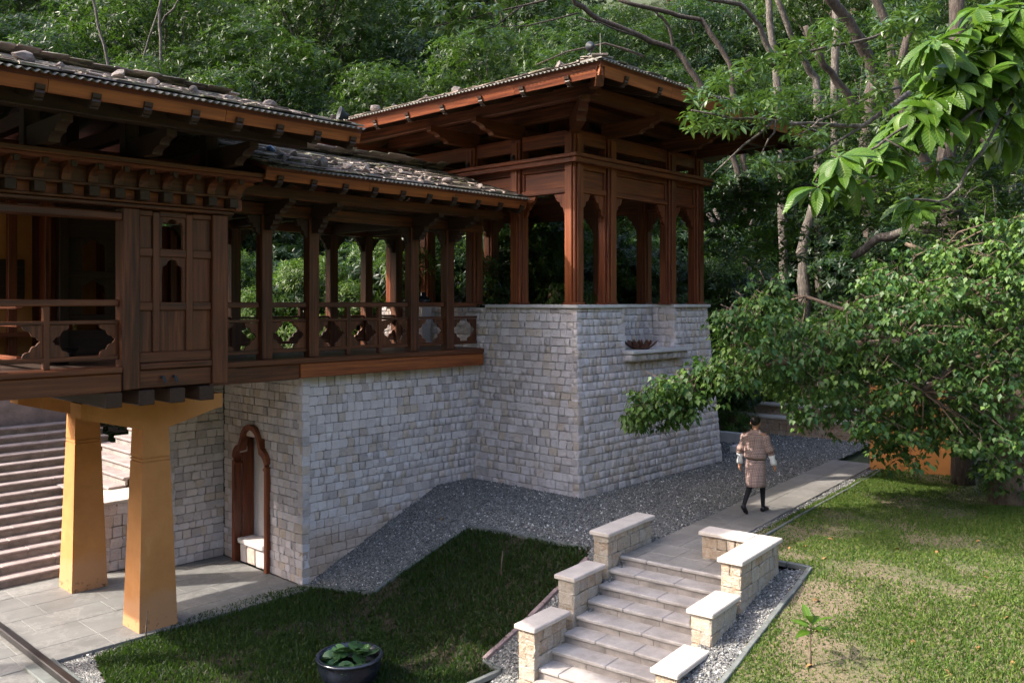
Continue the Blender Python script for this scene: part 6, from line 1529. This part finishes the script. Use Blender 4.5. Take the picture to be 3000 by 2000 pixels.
# ================================================================== walking person
pp = thing('person', (*pw(15.14, 6.02), .012), 'person in a checked knee-length robe with white cuffs walking away along the path', 'person')
pm = Matrix.Translation((*pw(15.14, 6.02), .012)) @ Matrix.Rotation(R(5.8), 4, 'Z')
def loft(rings, n=28, u0=0.0, amp=0.0, seed=0, closed_top=False):
    """rings: (center, axis_x, axis_y, rx, ry); returns MB-like with uv"""
    g_ = random.Random(seed); ph = [g_.uniform(0, 6.28) for _ in range(4)]; V = []; UV = []; F = []; L = 0; prev = None
    for i, (c, ax_, ay_, rx, ry) in enumerate(rings):
        c = Vector(c); L += (c-prev).length if prev is not None else 0; prev = c
        for j in range(n+1):
            a = 2*math.pi*j/n; k = 1+amp*(math.sin(5*a+ph[0]+i*.3)+.7*math.sin(8*a+ph[1]-i*.5))*(i/len(rings))
            V.append(pm @ (c+Vector(ax_)*rx*k*math.cos(a)+Vector(ay_)*ry*k*math.sin(a))); UV.append((u0+j/n*(rx+ry)*3.1, L))
    for i in range(len(rings)-1):
        for j in range(n): a = i*(n+1)+j; F.append([a, a+1, a+n+2, a+n+1])
    return V, F, UV
def loft_obj(parts, name, mat, parent, thick=.006):
    mb = MB(); UV = []
    for V, F, U in parts: mb.add(V, F); UV += U
    o = mb.build(name, mat, parent, True); uv = o.data.uv_layers.new(name='UVMap')
    for lp in o.data.loops: uv.data[lp.index].uv = UV[lp.vertex_index]
    if thick: md = o.modifiers.new('thick', 'SOLIDIFY'); md.thickness = thick; md.offset = 0
    return o
ex, ey, ez = (1, 0, 0), (0, 1, 0), (0, 0, 1)
def H(z, rx, ry, cx=0, cy=0): return ((cx, cy, z), ex, ey, rx, ry)
body_top = loft([H(1.50, .062, .066, .005), H(1.465, .075, .10), H(1.43, .10, .165, -.005), H(1.385, .118, .20, -.01), H(1.30, .125, .198, -.012), H(1.18, .132, .195, -.012), H(1.08, .148, .198, -.025), H(1.03, .155, .20, -.03), H(.985, .14, .182, -.012), H(.975, .11, .15)], amp=.02, seed=1)
skirt = loft([H(1.0, .115, .152), H(.95, .132, .165), H(.86, .15, .178), H(.74, .16, .18, .0), H(.62, .168, .178, .0), H(.54, .175, .172, .01), H(.48, .18, .165, .01)], amp=.035, seed=2)
def sleeve(sh, el, r0, r1, n=6):
    sh = Vector(sh); el = Vector(el); t_ = (el-sh).normalized(); a_ = t_.cross(Vector((1, 0, 0))).normalized(); b_ = t_.cross(a_); R_ = []
    for i in range(n+1): s = i/n; R_.append((tuple(sh+(el-sh)*s), tuple(a_), tuple(b_), r0+(r1-r0)*s+.012*math.sin(s*9), r0+(r1-r0)*s))
    return R_
SH = {1: (0, .165, 1.40), -1: (0, -.165, 1.40)}; EL = {1: (-.05, .262, 1.10), -1: (.02, -.275, 1.11)}; WR = {1: (-.02, .285, .885), -1: (.10, -.30, .90)}
sl_ = [loft(sleeve(SH[s], EL[s], .076, .068), 16, amp=.03, seed=5+s) for s in (1, -1)]
def robe_mid(s): e = Vector(EL[s]); w__ = Vector(WR[s]); return e+(w__-e)*.16
sl2 = [loft(sleeve(EL[s], robe_mid(s), .068, .064, 2), 16) for s in (1, -1)]
bd = None
# body: one skinned surface
import bmesh
bm = bmesh.new(); sk = bm.verts.layers.skin.verify(); VV = {}
def bv(k, p, r, root=False):
    v = bm.verts.new(p); v[sk].radius = (r, r) if not hasattr(r, '__len__') else r; v[sk].use_root = root; VV[k] = v; return v
def be(a, b): bm.edges.new((VV[a], VV[b]))
bv('pel', (0, 0, .93), (.12, .09), True); bv('sp', (0, 0, 1.12), (.11, .085)); bv('ch', (-.01, 0, 1.32), (.13, .09)); bv('nk', (.0, 0, 1.47), .05); bv('n2', (.012, 0, 1.535), .05); bv('hd', (.02, 0, 1.60), (.078, .09)); bv('h2', (.015, 0, 1.665), (.07, .082))
for a, b in (('pel', 'sp'), ('sp', 'ch'), ('ch', 'nk'), ('nk', 'n2'), ('n2', 'hd'), ('hd', 'h2')): be(a, b)
for s, q in ((1, 'L'), (-1, 'R')):
    bv('sh'+q, SH[s], .06); bv('el'+q, EL[s], .042); bv('wr'+q, WR[s], .027); w3 = Vector(WR[s]); dv = (w3-Vector(EL[s])).normalized()
    bv('pa'+q, w3+dv*.055, (.036, .018)); bv('pb'+q, w3+dv*.085, (.034, .017))
    for a, b in (('ch', 'sh'+q), ('sh'+q, 'el'+q), ('el'+q, 'wr'+q), ('wr'+q, 'pa'+q), ('pa'+q, 'pb'+q)): be(a, b)
    fwd = Vector((1, 0, 0))
    for i, (o_, ln) in enumerate(((.027, .07), (.009, .08), (-.009, .075), (-.026, .058))):
        p0 = w3+dv*.098+fwd*o_; p1 = p0+dv*ln*.55+Vector((0, -s*.008, 0)); p2 = p1+dv*ln*.35+Vector((.006, -s*.022, 0))
        for k, p, r in ((0, p0, .0095), (1, p1, .009), (2, p2, .0075)): bv(f'f{q}{i}{k}', p, r)
        be('pb'+q, f'f{q}{i}0'); be(f'f{q}{i}0', f'f{q}{i}1'); be(f'f{q}{i}1', f'f{q}{i}2')
    bv('t0'+q, w3+dv*.045+fwd*.034, .011); bv('t1'+q, w3+dv*.08+fwd*.05+Vector((0, -s*.01, 0)), .0095); be('pa'+q, 't0'+q); be('t0'+q, 't1'+q)
legs = {'L': [(0, .085, .88), (-.03, .085, .49), (-.34, .085, .17), (-.275, .085, .05)], 'R': [(0, -.085, .88), (.14, -.08, .50), (.17, -.075, .085), (.31, -.075, .03)]}
for q, P_ in legs.items():
    for k, (p, r) in enumerate(zip(P_, (.085, .058, .036, .03))): bv(f'g{q}{k}', p, r)
    be('pel', f'g{q}0'); be(f'g{q}0', f'g{q}1'); be(f'g{q}1', f'g{q}2'); be(f'g{q}2', f'g{q}3')
me = bpy.data.meshes.new('body'); bm.to_mesh(me); bm.free()
bo = bpy.data.objects.new('body_cage', me); COL.objects.link(bo); m1 = bo.modifiers.new('skin', 'SKIN'); m2 = bo.modifiers.new('sub', 'SUBSURF'); m2.levels = 2; m2.render_levels = 2
dg = bpy.context.evaluated_depsgraph_get(); me2 = bpy.data.meshes.new_from_object(bo.evaluated_get(dg)); bpy.data.objects.remove(bo)
me2.materials.clear(); me2.materials.append(MAT['skin']); me2.materials.append(MAT['black_cloth']); me2.name = 'body'
# ears, nose as displacement of the head; dark stockings below the hem
for p in me2.polygons:
    p.use_smooth = True; p.material_index = 1 if p.center.z < .56 and abs(p.center.y) < .2 else 0
me2.transform(pm); body = link('body', me2, pp)
def ell(c, r, n=14, mm=8, cut=None):
    mb = MB(); rows = []
    for i in range(mm+1):
        f_ = math.pi*i/mm; rows.append([Vector((c[0]+r[0]*math.sin(f_)*math.cos(2*math.pi*j/n), c[1]+r[1]*math.sin(f_)*math.sin(2*math.pi*j/n), c[2]+r[2]*math.cos(f_))) for j in range(n)])
    for row in rows: mb.v += [tuple(pm @ v) for v in row]
    for i in range(mm):
        for j in range(n): mb.f.append([i*n+j, (i+1)*n+j, (i+1)*n+(j+1) % n, i*n+(j+1) % n])
    return mb
hair = ell((.0, 0, 1.65), (.10, .088, .095)); 
for i, v in enumerate(hair.v):
    w__ = pm.inverted() @ Vector(v)
    if w__.z < 1.62 and w__.x > -.01: w__.z = max(w__.z, 1.63); w__.x = min(w__.x, .03)
    if w__.z < 1.60: w__.y *= .9
    hair.v[i] = tuple(pm @ w__)
hair.build('hair', MAT['hair'], pp, True)
for s in (1, -1): ell((.012, s*.086, 1.60), (.022, .012, .032), 10, 6).build('ear', MAT['skin'], body, True)
ell((.112, 0, 1.595), (.018, .014, .025), 8, 6).build('nose', MAT['skin'], body, True)
for s in (1, -1): ell((.097, s*.032, 1.622), (.006, .014, .007), 8, 5).build('eye', MAT['hair'], body, True)
ell((.097, 0, 1.555), (.008, .024, .007), 8, 5).build('mouth', MAT['skin'], body, True)
loft_obj([body_top, skirt]+sl_+sl2, 'robe', MAT['plaid'], pp)
belt = loft([H(.992, .135, .17), H(.965, .132, .168)], 24); loft_obj([belt], 'belt', MAT['black_cloth'], pp)
for s in (1, -1):
    e_ = Vector(robe_mid(s)); w__ = Vector(WR[s])+(Vector(WR[s])-Vector(EL[s])).normalized()*.015
    loft_obj([loft(sleeve(e_-(w__-e_)*.1, w__, .054, .047, 4), 16)], 'cuff', MAT['white_cloth'], pp)
# shoes
def shoe(heel, toe, lift):
    heel = Vector(heel); toe = Vector(toe); d_ = (toe-heel); L_ = d_.length; d_.normalize(); sd_ = Vector((0, 0, 1)).cross(d_).normalized(); up_ = d_.cross(sd_); R_ = []
    for s, wq, hh in ((-.02, .018, .02), (.03, .036, .045), (.25, .04, .05), (.5, .042, .04), (.75, .046, .032), (.95, .036, .022), (1.03, .012, .012)):
        R_.append((tuple(heel+d_*L_*s+up_*hh), tuple(sd_), tuple(up_), wq, hh))
    return loft(R_, 14)
loft_obj([shoe((-.40, .085, .135), (-.215, .085, .0), 1)], 'shoe', MAT['black_shoe'], pp, .004)
loft_obj([shoe((.125, -.075, .0), (.385, -.075, .0), 0)], 'shoe', MAT['black_shoe'], pp, .004)
